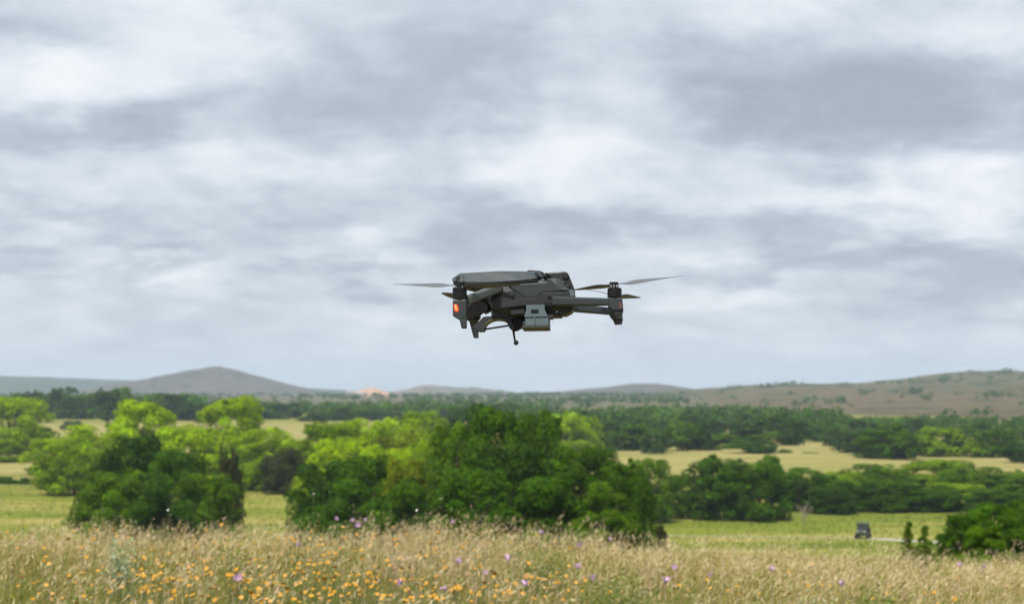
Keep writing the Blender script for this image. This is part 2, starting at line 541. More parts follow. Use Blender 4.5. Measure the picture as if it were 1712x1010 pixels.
def trunk_mesh(seed, style):
    r = np.random.default_rng(seed + 500)
    bm = bmesh.new()
    def tube(pts, rads, n=6):
        rings = []
        for i, (p, rd) in enumerate(zip(pts, rads)):
            p = Vector(p)
            ax = (Vector(pts[min(i + 1, len(pts) - 1)]) - Vector(pts[max(i - 1, 0)])).normalized()
            u = ax.orthogonal().normalized(); v = ax.cross(u)
            rings.append([bm.verts.new(p + (u * math.cos(2 * math.pi * k / n) + v * math.sin(2 * math.pi * k / n)) * rd) for k in range(n)])
        for a, c in zip(rings[:-1], rings[1:]):
            for k in range(n): bm.faces.new((a[k], a[(k + 1) % n], c[(k + 1) % n], c[k]))
        bm.faces.new(rings[-1]); bm.faces.new(rings[0][::-1])
    lean = r.normal(size=2) * .03
    fork = (lean[0], lean[1], .30)
    tube([(0, 0, -.02), (lean[0] * .3, lean[1] * .3, .10), (lean[0] * .6, lean[1] * .6, .2), fork], [.035, .026, .022, .019])
    for i in range(6):
        th = i / 6 * 2 * math.pi + r.uniform(-.3, .3); q = r.uniform(.16, .32); zt = r.uniform(.5, .85)
        mid = (fork[0] + q * .45 * math.cos(th), fork[1] + q * .45 * math.sin(th), .30 + (zt - .30) * .5)
        tube([fork, mid, (q * math.cos(th), q * math.sin(th), zt)], [.016, .010, .004], 5)
    me = bpy.data.meshes.new('trunk'); bm.to_mesh(me); bm.free()
    me.materials.append(BARK)
    return me


PROTO = {}
for st, seeds in (('round', (1, 2, 3, 4, 5)), ('tall', (11, 12, 13)), ('low', (21, 22, 23))):
    PROTO[st] = [(crown_mesh(s, 21000, .0175, st), trunk_mesh(s, st)) for s in seeds]
PROTO_S = [(crown_mesh(40 + s, 2600, .042, ('round', 'tall', 'low')[s % 3]), trunk_mesh(40 + s, 'round')) for s in range(6)]

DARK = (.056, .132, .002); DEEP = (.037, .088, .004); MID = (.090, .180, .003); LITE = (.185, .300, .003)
SUNLIT = (.275, .410, .002); GREY = (.058, .072, .020); OLIVE = (.170, .225, .008); TEAL = (.058, .120, .024)  # the two lightest greens paint sunlight on crowns into the leaf colour
tr = random.Random(5)


def plant_tree(u, w, top, d, style, colr, label, group=None, name='oak_tree', small=False, cat='tree', width_depth=1.0):
    x = (u - 856) / F * d
    z = gz(x, d) - .04
    W = w / F * d * (1.22 if colr in (SUNLIT, LITE) else 1.06)
    H = elev(top, d) - z
    H /= .985
    cm, tm = tr.choice(PROTO_S) if small else tr.choice(PROTO[style])
    root = empty(name, (x, d, z))
    root.rotation_euler = (0, 0, tr.uniform(0, 6.28))
    jit = 1 + tr.uniform(-.07, .07)
    for nm, me in (('crown', cm), ('trunk', tm)):
        o = link(bpy.data.objects.new(nm, me), root)
        sx = W / .90
        if nm == 'crown': o.scale = (sx, sx * width_depth, H); o.color = (colr[0] * jit, colr[1] * jit, colr[2], 1)
        else: o.scale = (min(sx, H), min(sx, H), H)
    tag(root, label, cat, group)
    return root


T = plant_tree
# the big dark thicket in the middle
T(832, 150, 686, 122, 'round', DARK, 'tallest dark green oak, rising behind the middle thicket below the drone')
T(906, 120, 698, 126, 'round', DARK, 'dark oak just right of the tallest one in the middle thicket')
T(762, 110, 716, 132, 'round', MID, 'mid green oak on the left shoulder of the middle thicket')
T(975, 150, 752, 118, 'round', DARK, 'broad dark oak on the right shoulder of the middle thicket')
T(1036, 118, 772, 116, 'round', DARK, 'dark oak at the right end of the middle thicket, straight edge against green field')
T(862, 180, 748, 112, 'round', DEEP, 'very dark oak in the heart of the middle thicket')
T(795, 160, 790, 106, 'round', DARK, 'dark bushy oak low on the left front of the middle thicket')
T(905, 190, 795, 100, 'low', DARK, 'wide dark shrub at the front centre of the middle thicket', cat='shrub', name='oak_shrub')
T(1010, 150, 812, 100, 'low', MID, 'mid green shrub at the front right foot of the middle thicket', cat='shrub', name='oak_shrub')
T(1050, 80, 800, 108, 'round', DARK, 'narrow dark oak closing the right side of the middle thicket', )
T(730, 90, 815, 110, 'low', DEEP, 'dark shrub filling the gap left of the middle thicket', cat='shrub', name='oak_shrub')
# bush group left of centre
T(545, 130, 778, 140, 'round', DEEP, 'dark oak bush at the left of the low clump left of centre')
T(612, 140, 768, 136, 'round', DARK, 'dark oak bush topping the low clump left of centre')
T(682, 95, 772, 134, 'round', OLIVE, 'olive bush with yellowish flowering right side, left of the middle thicket', cat='bush', name='flowering_bush')
T(575, 170, 806, 118, 'low', DARK, 'wide dark shrub at the foot of the low clump left of centre', cat='shrub', name='oak_shrub')
T(668, 130, 806, 116, 'low', DARK, 'dark shrub below the yellowish flowering bush', cat='shrub', name='oak_shrub')
T(478, 90, 752, 272, 'round', GREY, 'grey-brown dull oak between the two dark clumps left of centre')
# dark clump on the left
T(226, 118, 734, 176, 'round', DEEP, 'dark oak topping the left clump in front of the bright trees')
T(296, 120, 758, 170, 'round', DARK, 'dark green oak right of the top of the left clump')
T(386, 50, 756, 168, 'round', GREY, 'narrow grey-green oak on the right edge of the left clump')
T(204, 150, 788, 150, 'round', MID, 'broad mid green bush at the left foot of the left clump', cat='bush', name='oak_bush')
T(345, 120, 796, 146, 'round', MID, 'mid green bush at the right foot of the left clump', cat='bush', name='oak_bush')
T(268, 150, 806, 138, 'low', DEEP, 'dark shrub low at the front centre of the left clump', cat='shrub', name='oak_shrub')
T(186, 90, 824, 140, 'low', MID, 'low shrub spreading from the left clump onto the green field', cat='shrub', name='oak_shrub')
T(112, 100, 758, 285, 'round', OLIVE, 'olive green tree at the left of the left clump', name='olive_tree')
# trees with sunlight put into bright yellow-green leaves
T(20, 125, 667, 430, 'round', SUNLIT, 'bright green tall tree cut by the left picture edge', name='sunlit_tree')
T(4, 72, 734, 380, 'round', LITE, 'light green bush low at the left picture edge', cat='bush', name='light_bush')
T(244, 120, 673, 310, 'round', SUNLIT, 'tall bright yellow-green tree left below the cone hill', name='sunlit_tree')
T(386, 126, 667, 318, 'round', SUNLIT, 'tall bright yellow-green tree under the cone hill, topmost of the bright ones', name='sunlit_tree')
T(166, 130, 712, 296, 'round', SUNLIT, 'bright green tree stepping down left of the tall bright one', name='sunlit_tree')
T(92, 90, 735, 330, 'round', SUNLIT, 'yellow-green bush at the left end of the bright trees by the tan strip', cat='bush', name='light_bush')
T(128, 110, 742, 270, 'round', LITE, 'light green tree behind the olive green one', name='sunlit_tree')
T(318, 130, 716, 270, 'round', SUNLIT, 'bright tree between the two tall bright ones', name='sunlit_tree')
T(440, 110, 718, 305, 'round', SUNLIT, 'bright tree right of the tall one under the cone hill', name='sunlit_tree')
T(410, 110, 742, 300, 'round', LITE, 'light green tree right behind the narrow grey-green oak', name='sunlit_tree')
T(500, 84, 735, 300, 'round', SUNLIT, 'bright tree above the dull grey-brown oak', name='sunlit_tree')
T(545, 110, 709, 280, 'round', LITE, 'light green round tree beside the small tan clearing', name='sunlit_tree')
T(612, 120, 706, 286, 'round', SUNLIT, 'bright tree above the low clump left of centre', name='sunlit_tree')
T(668, 90, 702, 300, 'round', SUNLIT, 'bright tree left of the pale far crown, left of the thicket', name='sunlit_tree')
T(703, 80, 690, 345, 'round', LITE, 'light green taller crown just left of the middle thicket', name='sunlit_tree')
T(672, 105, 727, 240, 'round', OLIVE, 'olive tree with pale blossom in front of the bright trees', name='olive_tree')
T(575, 140, 738, 228, 'round', SUNLIT, 'bright tree in the low front row left of centre', name='sunlit_tree')
T(650, 130, 748, 216, 'round', SUNLIT, 'bright bushy tree between olive tree and low clump', name='sunlit_tree')
T(728, 90, 742, 205, 'round', LITE, 'light green tree tucked against the left of the thicket', name='sunlit_tree')
T(122, 40, 704, 640, 'round', TEAL, 'small bluish green bush alone in the far left field', cat='bush', name='small_bush')
T(772, 66, 682, 430, 'round', TEAL, 'bluish green tree peeping out left behind the tallest oak')
T(940, 95, 691, 400, 'round', SUNLIT, 'bright tree behind the right top of the middle thicket', name='sunlit_tree')
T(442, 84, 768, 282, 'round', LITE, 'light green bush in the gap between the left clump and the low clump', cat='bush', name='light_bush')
# right of the thicket
T(1088, 78, 770, 215, 'round', MID, 'mid green tree right behind the end of the middle thicket')
T(1138, 66, 796, 222, 'round', DARK, 'small dark tree between thicket and the round dark pair')
T(1200, 120, 765, 222, 'round', DARK, 'left of the round dark pair standing in the green field')
T(1266, 112, 772, 220, 'round', DARK, 'right of the round dark pair standing in the green field')
T(1288, 56, 764, 240, 'tall', MID, 'lighter crown rising behind the round dark pair')
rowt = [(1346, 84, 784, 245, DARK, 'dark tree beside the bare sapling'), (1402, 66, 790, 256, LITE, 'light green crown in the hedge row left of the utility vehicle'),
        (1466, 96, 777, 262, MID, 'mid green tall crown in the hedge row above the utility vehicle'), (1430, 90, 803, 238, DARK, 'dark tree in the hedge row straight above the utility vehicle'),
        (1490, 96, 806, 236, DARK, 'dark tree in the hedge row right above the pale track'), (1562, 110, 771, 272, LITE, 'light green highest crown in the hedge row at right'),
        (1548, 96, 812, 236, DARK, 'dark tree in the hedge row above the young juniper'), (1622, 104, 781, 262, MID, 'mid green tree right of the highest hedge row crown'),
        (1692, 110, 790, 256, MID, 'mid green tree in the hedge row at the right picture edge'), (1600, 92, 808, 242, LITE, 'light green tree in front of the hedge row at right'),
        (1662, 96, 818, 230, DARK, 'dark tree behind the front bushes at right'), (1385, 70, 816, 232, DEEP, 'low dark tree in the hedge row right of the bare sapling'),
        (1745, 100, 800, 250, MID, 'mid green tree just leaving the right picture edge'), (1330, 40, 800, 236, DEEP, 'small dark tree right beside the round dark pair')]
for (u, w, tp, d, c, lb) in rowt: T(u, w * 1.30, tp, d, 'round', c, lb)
T(1602, 84, 860, 62, 'round', DARK, 'dark shrub left in the front bush group at lower right', cat='shrub', name='oak_shrub')
T(1662, 130, 846, 66, 'round', DARK, 'dark tall bush in the middle of the front group at lower right', cat='bush', name='oak_bush')
T(1722, 120, 838, 68, 'round', DARK, 'dark bush of the front group cut by the right picture edge', cat='bush', name='oak_bush')
T(1640, 100, 880, 56, 'low', MID, 'low mid green shrub at the foot of the front bush group at lower right', cat='shrub', name='oak_shrub')
# low hedge on the left field and scattered bushes
for i, (u, w, tp) in enumerate([(12, 50, 797), (48, 44, 799), (84, 40, 801), (-24, 40, 797)]):
    T(u, w, tp, 300, 'low', DARK, ('second', 'third', 'fourth', 'leftmost')[i] + (' ' if i == 3 else ' from the left ') + 'low hedge shrub between green field and tan strip', 'hedge on the left field', 'hedge_shrub', cat='shrub')
T(1104, 30, 878, 92, 'low', GREY, 'small grey shrub right of the middle thicket', cat='shrub', name='small_shrub')
# trees on the tan meadow to the right
T(1256, 96, 728, 430, 'low', DARK, 'lone wide dark tree out on the tan meadow')
T(1474, 118, 719, 405, 'round', DARK, 'large dark tree at the front of the far belt on the tan meadow')
for i, (u, w, tp, d) in enumerate([(1310, 30, 751, 432), (1352, 28, 756, 425), (1418, 26, 760, 420), (1185, 50, 745, 450), (1330, 22, 755, 440)]):
    T(u, w, tp, d, 'low', MID, 'small round bush on the tan meadow, ' + ('second from the left', 'second from the right', 'rightmost of the five', 'leftmost of the five', 'third from the left and tiniest')[i], 'bushes on the tan meadow', 'meadow_bush', True, 'bush')
ONES = ['first', 'second', 'third', 'fourth', 'fifth', 'sixth', 'seventh', 'eighth', 'ninth', 'tenth', 'eleventh', 'twelfth', 'thirteenth', 'fourteenth', 'fifteenth', 'sixteenth', 'seventeenth',
        'eighteenth', 'nineteenth', 'twentieth', 'twenty-first', 'twenty-second', 'twenty-third', 'twenty-fourth', 'twenty-fifth', 'twenty-sixth', 'twenty-seventh', 'twenty-eighth', 'twenty-ninth', 'thirtieth']
TINT = {DARK: 'dark green', MID: 'mid green', TEAL: 'bluish green', DEEP: 'very dark green', LITE: 'light green'}


def belt(rows, phrase, group):
    rows.sort()
    n = len(rows)
    for k, (u, w, tp, d, c) in enumerate(rows):
        side = f'{ONES[k]} from the left' if k < (n + 1) // 2 else f'{ONES[n - 1 - k]} from the right'
        T(u, w, tp, d, 'round', c, f'{TINT[c]} tree, {side} in the {phrase}', group, 'belt_tree', True)


row1, row2, row3 = [], [], []
for i in range(30):
    u = 925 + i * 28 + tr.uniform(-9, 9)
    row1.append((u, tr.uniform(44, 84), 712 + 9 * math.sin(i * 2.1) + tr.uniform(-9, 11) + max(0, u - 1350) * .035, 448 + 20 * math.sin(i * 1.7) + tr.uniform(-28, 14) - max(0, u - 1300) * .10 + (48 if 1170 < u < 1425 else 0),
                 tr.choice([DARK, DARK, MID, TEAL, DEEP, LITE])))
for i in range(34):
    u = 890 + i * 26 + tr.uniform(-9, 9)
    row2.append((u, tr.uniform(40, 66), 698 + tr.uniform(-8, 8) + max(0, u - 1350) * .05, 560 + tr.uniform(-40, 40), tr.choice([DARK, TEAL, DEEP, MID])))
for i in range(46):
    u = -30 + i * 21 + tr.uniform(-8, 8)
    rise = 0 if u < 260 else min(20, (u - 260) * .08)
    row3.append((u, tr.uniform(40, 70), 664 + rise + tr.uniform(-9, 9) - (7 if 90 < u < 240 else 0), 800 + tr.uniform(-70, 70), tr.choice([DARK, DEEP, TEAL, DEEP, MID])))
belt(row1, 'front row along the tan meadow', 'front row of the far tree belt')
belt(row2, 'second row below the grassy hill', 'second row of the far tree belt')
belt(row3, 'long belt below the cone hill', 'far tree belt at left')


# far woodland: reads as one mass
def woodland(name, spec, seed, label):
    r = np.random.default_rng(seed)
    Vs, Fs, Cs, off = [], [], [], 0
    for (u0, u1, d0, d1, n, hmin, hmax, size) in spec:
        for _ in range(n):
            d = r.uniform(d0, d1); u = r.uniform(u0, u1)
            x = (u - 856) / F * d; h = r.uniform(hmin, hmax); w = h * r.uniform(.8, 1.3)
            z = gz(x, d)
            k = 7
            c = np.stack([r.normal(size=k) * w * .25, r.normal(size=k) * w * .25, r.uniform(.25, .8, k) * h], 1) + np.array([x, d, z])
            V, Fq, C = leaf_cloud(r, c, np.full(k, w * .27), 95, size * w * .1, tone_amp=.12)
            V[:, 2] = np.maximum(V[:, 2], z)
            base = np.array(DEEP if r.random() < .5 else (DARK if r.random() < .7 else TEAL)) * r.uniform(.8, 1.25)
            Vs.append(V); Fs.append(Fq + off); Cs.append(C * base); off += len(V)
    me = np_mesh(name, np.concatenate(Vs), [np.concatenate(Fs)], np.concatenate(Cs))
    me.materials.append(LEAF_FAR)
    tag(link(bpy.data.objects.new(name, me)), label, 'woodland', kind='stuff')


woodland('far_woodland', [(860, 1400, 620, 720, 190, 6, 8.5, 1.0), (1300, 1800, 560, 640, 130, 3.5, 5.0, 1.0), (1280, 1800, 650, 760, 190, 3.0, 4.2, 1.0), (-120, 330, 880, 1150, 150, 9, 12.5, 1.0), (300, 900, 840, 1000, 150, 6, 8.5, 1.0)], 3, 'dark far woodland behind the tree belts')
woodland('distant_woodland', [(-150, 520, 1600, 1750, 60, 4, 6, 1.1), (-200, 1000, 2700, 3000, 260, 4, 8, 1.2), (430, 1000, 1050, 1250, 90, 4, 6.5, 1.0), (500, 900, 1700, 2100, 110, 4, 7, 1.2), (-200, 420, 3700, 4300, 120, 4, 8, 1.2), (680, 1150, 1350, 1600, 120, 4, 6.5, 1.2), (820, 1130, 2000, 2300, 120, 4, 7, 1.2),
                              (1000, 1320, 860, 1040, 60, 4, 6, 1.0)], 4, 'bluish distant woodland at the foot of the hills')


# scrub scattered on the grassy hill
def hill_scrub():
    X, Y, Z = rh
    r = np.random.default_rng(8)
    Vs, Fs, Cs, off = [], [], [], 0
    n, m = X.shape
    cl = [(r.integers(6, 44), r.integers(10, m - 10)) for _ in range(46)]
    for _ in range(760):
        if r.random() < .7:
            ci = cl[r.integers(len(cl))]
            i, j = int(np.clip(ci[0] + r.normal() * 1.2, 2, 45)), int(np.clip(ci[1] + r.normal() * 3, 1, m - 2))
        else:
            i, j = int(r.integers(4, 46)), int(r.integers(1, m - 2))
        p = np.array([X[i, j] + r.uniform(-6, 6), Y[i, j] + r.uniform(-8, 8), Z[i, j] - .6])
        h = r.uniform(2.5, 8)
        c = p + np.stack([r.normal(size=5) * h * .4, r.normal(size=5) * h * .4, r.uniform(.2, .7, 5) * h], 1)
        V, Fq, C = leaf_cloud(r, c, np.full(5, h * .33), 46, h * .16, tone_amp=.1)
        Vs.append(V); Fs.append(Fq + off); Cs.append(C * np.array(DEEP) * r.uniform(.8, 1.5)); off += len(V)
    me = np_mesh('hill_scrub', np.concatenate(Vs), [np.concatenate(Fs)], np.concatenate(Cs))
    me.materials.append(LEAF_FAR)
    tag(link(bpy.data.objects.new('hill_scrub', me)), 'dark scrub scattered over the grassy hill', 'scrub', kind='stuff')


hill_scrub()


# bare earth banks
def earth_bank(u, row_base, w_px, h_px, d, label, seed, colr):
    x0 = (u - 856) / F * d; w = w_px / F * d; h = h_px / F * d
    z0 = gz(x0, d) - .5
    s = np.linspace(-1, 1, 40); t = np.linspace(-1, 1, 18)
    S, Tt = np.meshgrid(s, t)
    prof = np.clip(1 - np.abs(S) ** 2.6, 0, 1) * (1 - .25 * (S > .2) * S) * np.clip(1 - np.abs(Tt) ** 2, 0, 1)
    Z = z0 + (elev(row_base, d) - z0 + h) * prof * (1 + .10 * wave(S * 10, Tt * 10, seed, 9, 3))
    X = x0 + S * w / 2; Y = d + Tt * w * .35
    n, m = X.shape
    idx = np.arange(n * m).reshape(n, m)
    f = np.stack([idx[:-1, :-1], idx[:-1, 1:], idx[1:, 1:], idx[1:, :-1]], -1).reshape(-1, 4)
    me = np_mesh('earth_bank', np.stack([X, Y, Z], -1).reshape(-1, 3), [f], smooth=True)
    me.materials.append(paint('bare_earth', colr, .95, .28, 12.0 / w, spec=.05))
    o = link(bpy.data.objects.new('earth_bank', me))
    tag(o, label, 'earth bank')


earth_bank(622, 659, 78, 10, 2500, 'pale orange bare earth bank on the skyline right of the cone hill', 5, (.36, .235, .165))
earth_bank(986, 691, 60, 7, 1010, 'orange bare earth bank among trees behind the middle thicket', 6, (.40, .25, .15))


def shed(u, d, w, h, label, turn):
    x = (u - 856) / F * d
    z = elev(660, d) - 1.5
    root = empty('pale_shed', (x, d, gz(x, d)))
    root.rotation_euler = (0, 0, turn)
    zb = z - gz(x, d)
    bm = bmesh.new()
    v = [bm.verts.new(p) for p in [(-w / 2, -w / 4, 0), (w / 2, -w / 4, 0), (w / 2, w / 4, 0), (-w / 2, w / 4, 0), (-w / 2, -w / 4, zb + h), (w / 2, -w / 4, zb + h), (w / 2, w / 4, zb + h), (-w / 2, w / 4, zb + h),
                                 (-w / 2, 0, zb + h * 1.35), (w / 2, 0, zb + h * 1.35)]]
    for f in [(0, 1, 5, 4), (1, 2, 6, 9, 5), (2, 3, 7, 6), (3, 0, 4, 8, 7), (0, 3, 2, 1)]: bm.faces.new([v[i] for i in f])
    me = bpy.data.meshes.new('wall'); bm.to_mesh(me); bm.free(); me.materials.append(paint('shed_wall', (.30, .28, .25), .8))
    link(bpy.data.objects.new('wall', me), root)
    bm = bmesh.new()
    e = w * .03
    q = [bm.verts.new(p) for p in [(-w / 2 - e, -w / 4 - e, zb + h), (w / 2 + e, -w / 4 - e, zb + h), (w / 2 + e, 0, zb + h * 1.38), (-w / 2 - e, 0, zb + h * 1.38), (w / 2 + e, w / 4 + e, zb + h), (-w / 2 - e, w / 4 + e, zb + h)]]
    bm.faces.new((q[0], q[1], q[2], q[3])); bm.faces.new((q[3], q[2], q[4], q[5]))
    me = bpy.data.meshes.new('roof'); bm.to_mesh(me); bm.free(); me.materials.append(paint('shed_roof', (.36, .34, .32), .6))
    ro = link(bpy.data.objects.new('roof', me), root)
    sm = ro.modifiers.new('s', 'SOLIDIFY'); sm.thickness = .25
    tag(root, label, 'shed')


shed(589, 2450, 15, 5, 'left of two tiny pale structures beside the orange bank on the skyline', .2)
shed(604, 2430, 13, 3.5, 'right of two tiny pale structures beside the orange bank on the skyline', -.1)

# ------------------------------------------------------------------ young juniper and bare sapling
def juniper():
    d = 46.0; u = 1524
    x = (u - 856) / F * d; z = gz(x, d)
    root = empty('young_juniper', (x, d, z))
    px = d / F
    H = elev(874, d) - z
    r = np.random.default_rng(12)
    Vs, Fs, Cs, off = [], [], [], 0
    bm = bmesh.new()
    for (dx, top, w, zb) in ((-8, 1.0, .30, .05), (19, .92, .24, .10), (36, .34, .26, .03), (-4, .42, .40, .02), (12, .36, .36, .02)):
        h = H * top
        for k in range(64):
            q = (k + r.uniform(0, 1)) / 64
            if .20 < q < .32 and r.random() < .5: continue
            zz = zb + q * (h - zb)
            sp = w * 1.5 * (1.05 - q) * r.uniform(.1, 1.1) + .02
            th = r.uniform(0, 6.28)
            c = np.array([[dx * px + sp * math.cos(th) * .75 - .06 * (1 - q), sp * math.sin(th) * .75, zz]])
            V, Fq, C = leaf_cloud(r, c, np.array([.075]), 34, .032, up=.8, spread=(.1, 1.2))
            Vs.append(V); Fs.append(Fq + off); Cs.append(C); off += len(V)
        n = 5
        p0 = Vector((dx * px * .5, 0, -.03)); p1 = Vector((dx * px, 0, h * .95))
        rg = [[bm.verts.new(p + Vector((math.cos(k * 2 * math.pi / n), math.sin(k * 2 * math.pi / n), 0)) * rd) for k in range(n)] for p, rd in ((p0, .022), (p1, .004))]
        for k in range(n): bm.faces.new((rg[0][k], rg[0][(k + 1) % n], rg[1][(k + 1) % n], rg[1][k]))
    me = np_mesh('crown', np.concatenate(Vs), [np.concatenate(Fs)], np.concatenate(Cs)); me.materials.append(LEAF)
    o = link(bpy.data.objects.new('crown', me), root); o.color = (.085, .150, .008, 1)
    mt = bpy.data.meshes.new('trunk'); bm.to_mesh(mt); bm.free(); mt.materials.append(BARK)
    link(bpy.data.objects.new('trunk', mt), root)
    tag(root, 'small two-topped young juniper in front of the pale track at lower right', 'juniper')


juniper()


def bare_sapling(u, base_row, top_row, d, label, seed):
    x = (u - 856) / F * d; z = gz(x, d)
    H = elev(top_row, d) - z
    r = random.Random(seed)
    root = empty('bare_sapling', (x, d, z))
    def branch(bm, p, q, r0, r1):
        p, q = Vector(p), Vector(q); ax = (q - p).normalized(); a = ax.orthogonal().normalized(); c = ax.cross(a)
        A = [bm.verts.new(p + (a * math.cos(k * 2.094) + c * math.sin(k * 2.094)) * r0) for k in range(3)]
        B = [bm.verts.new(q + (a * math.cos(k * 2.094) + c * math.sin(k * 2.094)) * r1) for k in range(3)]
        for k in range(3): bm.faces.new((A[k], A[(k + 1) % 3], B[(k + 1) % 3], B[k]))
    bt = bmesh.new(); bb = bmesh.new()
    branch(bt, (0, 0, -.1), (.1, 0, H * .45), .07, .05)
    for i in range(11):
        s = Vector((.1 * r.random(), 0, H * r.uniform(.12, .45)))
        th = r.uniform(0, 6.28)
        e = s + Vector((math.cos(th) * H * .32, math.sin(th) * H * .2, H * r.uniform(.2, .55)))
        branch(bb, s, e, .045, .02)
        for j in range(3):
            m = s.lerp(e, r.uniform(.4, .9))
            branch(bb, m, m + Vector((r.uniform(-.6, .6), r.uniform(-.4, .4), r.uniform(.2, .8))), .025, .01)
    for nm, bm in (('trunk', bt), ('branches', bb)):
        me = bpy.data.meshes.new(nm); bm.to_mesh(me); bm.free(); me.materials.append(paint('dry_twig', (.20, .16, .12), .9))
        o = link(bpy.data.objects.new(nm, me), root)
    tag(root, label, 'sapling')


bare_sapling(1340, 880, 832, 212, 'thin bare sapling in the green field right of the round dark pair', 4)

# ------------------------------------------------------------------ utility vehicle on the track
def box_bm(bm, c, s, taper=(1, 1), shift=0.0):
    x, y, z = c; a, b_, h = s[0] / 2, s[1] / 2, s[2]
    V = []
    for (zz, tx, ty, sh) in ((z, 1, 1, 0), (z + h, taper[0], taper[1], shift)):
        V += [bm.verts.new((x + sx * a * tx + sh, y + sy * b_ * ty, zz)) for sx, sy in ((-1, -1), (1, -1), (1, 1), (-1, 1))]
    for f in ((3, 2, 1, 0), (4, 5, 6, 7), (0, 1, 5, 4), (1, 2, 6, 5), (2, 3, 7, 6), (3, 0, 4, 7)): bm.faces.new([V[i] for i in f])


def bm_obj(name, bm, mat, parent, bevel=0.0, seg=2, smooth=False):
    bmesh.ops.recalc_face_normals(bm, faces=bm.faces[:])
    me = bpy.data.meshes.new(name); bm.to_mesh(me); bm.free()
    me.materials.append(mat)
    if smooth:
        for p in me.polygons: p.use_smooth = True
    o = link(bpy.data.objects.new(name, me), parent)
    if bevel:
        md = o.modifiers.new('bevel', 'BEVEL'); md.width = bevel; md.segments = seg; md.limit_method = 'ANGLE'; md.angle_limit = R(28)
    return o


def utility_vehicle():
    x, d = at_row(1440, 909.0)
    root = empty('utility_vehicle', (x, d, gz(x, d) + .05))
    root.rotation_euler = (0, 0, R(-112))
    green = paint('utv_paint', (.012, .022, .014), .45, .1, 4)
    black = paint('utv_black', (.008, .008, .009), .6, .1, 4)
    metal = paint('utv_rim', (.12, .12, .12), .4, .1, 4, .6)
    b = bmesh.new(); box_bm(b, (0, 0, .38), (2.7, 1.35, .38), (.98, .96)); bm_obj('body', b, green, root, .05)
    b = bmesh.new(); box_bm(b, (.98, 0, .74), (.78, 1.25, .30), (.86, .9), -.04); bm_obj('hood', b, green, root, .05)
    b = bmesh.new(); box_bm(b, (-.95, 0, .78), (.95, 1.4, .32), (1.03, 1.03)); bm_obj('cargo_bed', b, green, root, .03)
    b = bmesh.new(); box_bm(b, (-.08, 0, 1.80), (1.45, 1.40, .09), (.95, .95)); bm_obj('roof', b, green, root, .03)
    b = bmesh.new(); box_bm(b, (-.15, 0, .76), (.5, 1.2, .22)); box_bm(b, (-.38, 0, .95), (.14, 1.2, .55)); bm_obj('seat', b, black, root, .03)
    for sx, sh in ((.58, -.22), (-.55, .05)):
        for sy in (-1, 1):
            b = bmesh.new(); box_bm(b, (sx, sy * .62, .75), (.07, .07, 1.06), (1, 1), sh); bm_obj('cab_post', b, black, root)
    b = bmesh.new(); box_bm(b, (.52, 0, 1.02), (.03, 1.16, .72), (1, .96), -.15)
    bm_obj('windscreen', b, paint('utv_glass', (.03, .04, .045), .08, 0, 4), root)
    for sx in (.92, -.92):
        for sy in (-1, 1):
            b = bmesh.new()
            bmesh.ops.create_cone(b, cap_ends=True, segments=20, radius1=.33, radius2=.33, depth=.25, matrix=Matrix.Translation((sx, sy * .68, .30)) @ Matrix.Rotation(R(90), 4, 'X'))
            w = bm_obj('wheel', b, black, root, .05)
            b = bmesh.new()
            bmesh.ops.create_cone(b, cap_ends=True, segments=16, radius1=.17, radius2=.15, depth=.03, matrix=Matrix.Translation((sx, sy * .81, .30)) @ Matrix.Rotation(R(90) * sy, 4, 'X'))
            bm_obj('rim', b, metal, w)
    for sy in (-1, 1):
        b = bmesh.new(); box_bm(b, (1.345, sy * .42, .84), (.03, .24, .12)); bm_obj('headlight', b, paint('utv_lamp', (.5, .5, .48), .2), root, .01)
    root.scale = (.90, .90, .90)
    tag(root, 'dark green open utility vehicle with roof driving on the pale track', 'utility vehicle')


utility_vehicle()

# ------------------------------------------------------------------ the drone
FW = Vector((0, math.cos(PITCH), math.sin(PITCH))); UP = Vector((0, -math.sin(PITCH), math.cos(PITCH))); RT = Vector((1, 0, 0))
CAM = Vector((0, 0, CAMZ))


def ray(px, py): return (RT * ((px - 856) / F) + UP * ((505 - py) / F) + FW)


DIST = 3.40
Yl = ray(1030, 750).normalized()
Xl = (RT - Yl * RT.dot(Yl)).normalized()
Zl = Xl.cross(Yl)
ORG = CAM + ray(880, 505) * DIST
DM = Matrix((Xl, Yl, Zl)).transposed()
drone = empty('quadcopter_drone', ORG)
drone.rotation_euler = DM.to_euler()
tag(drone, 'dark grey quadcopter drone hovering in mid-air with red light and underslung release box', 'drone')
DI = DM.transposed()
CL = DI @ (CAM - ORG)


def L(px, py, Y):
    """drone-side drawing: photo pixel on the drone's plane Y -> drone coordinates"""
    dl = DI @ ray(px, py)
    t = (Y - CL.y) / dl.y
    p = CL + dl * t
    return Vector((p.x, Y, p.z))


def Z1(zx, zy): return 740 + zx / 6.3125, 430 + zy / 6.3125
def LZ(zx, zy, Y): return L(*Z1(zx, zy), Y)


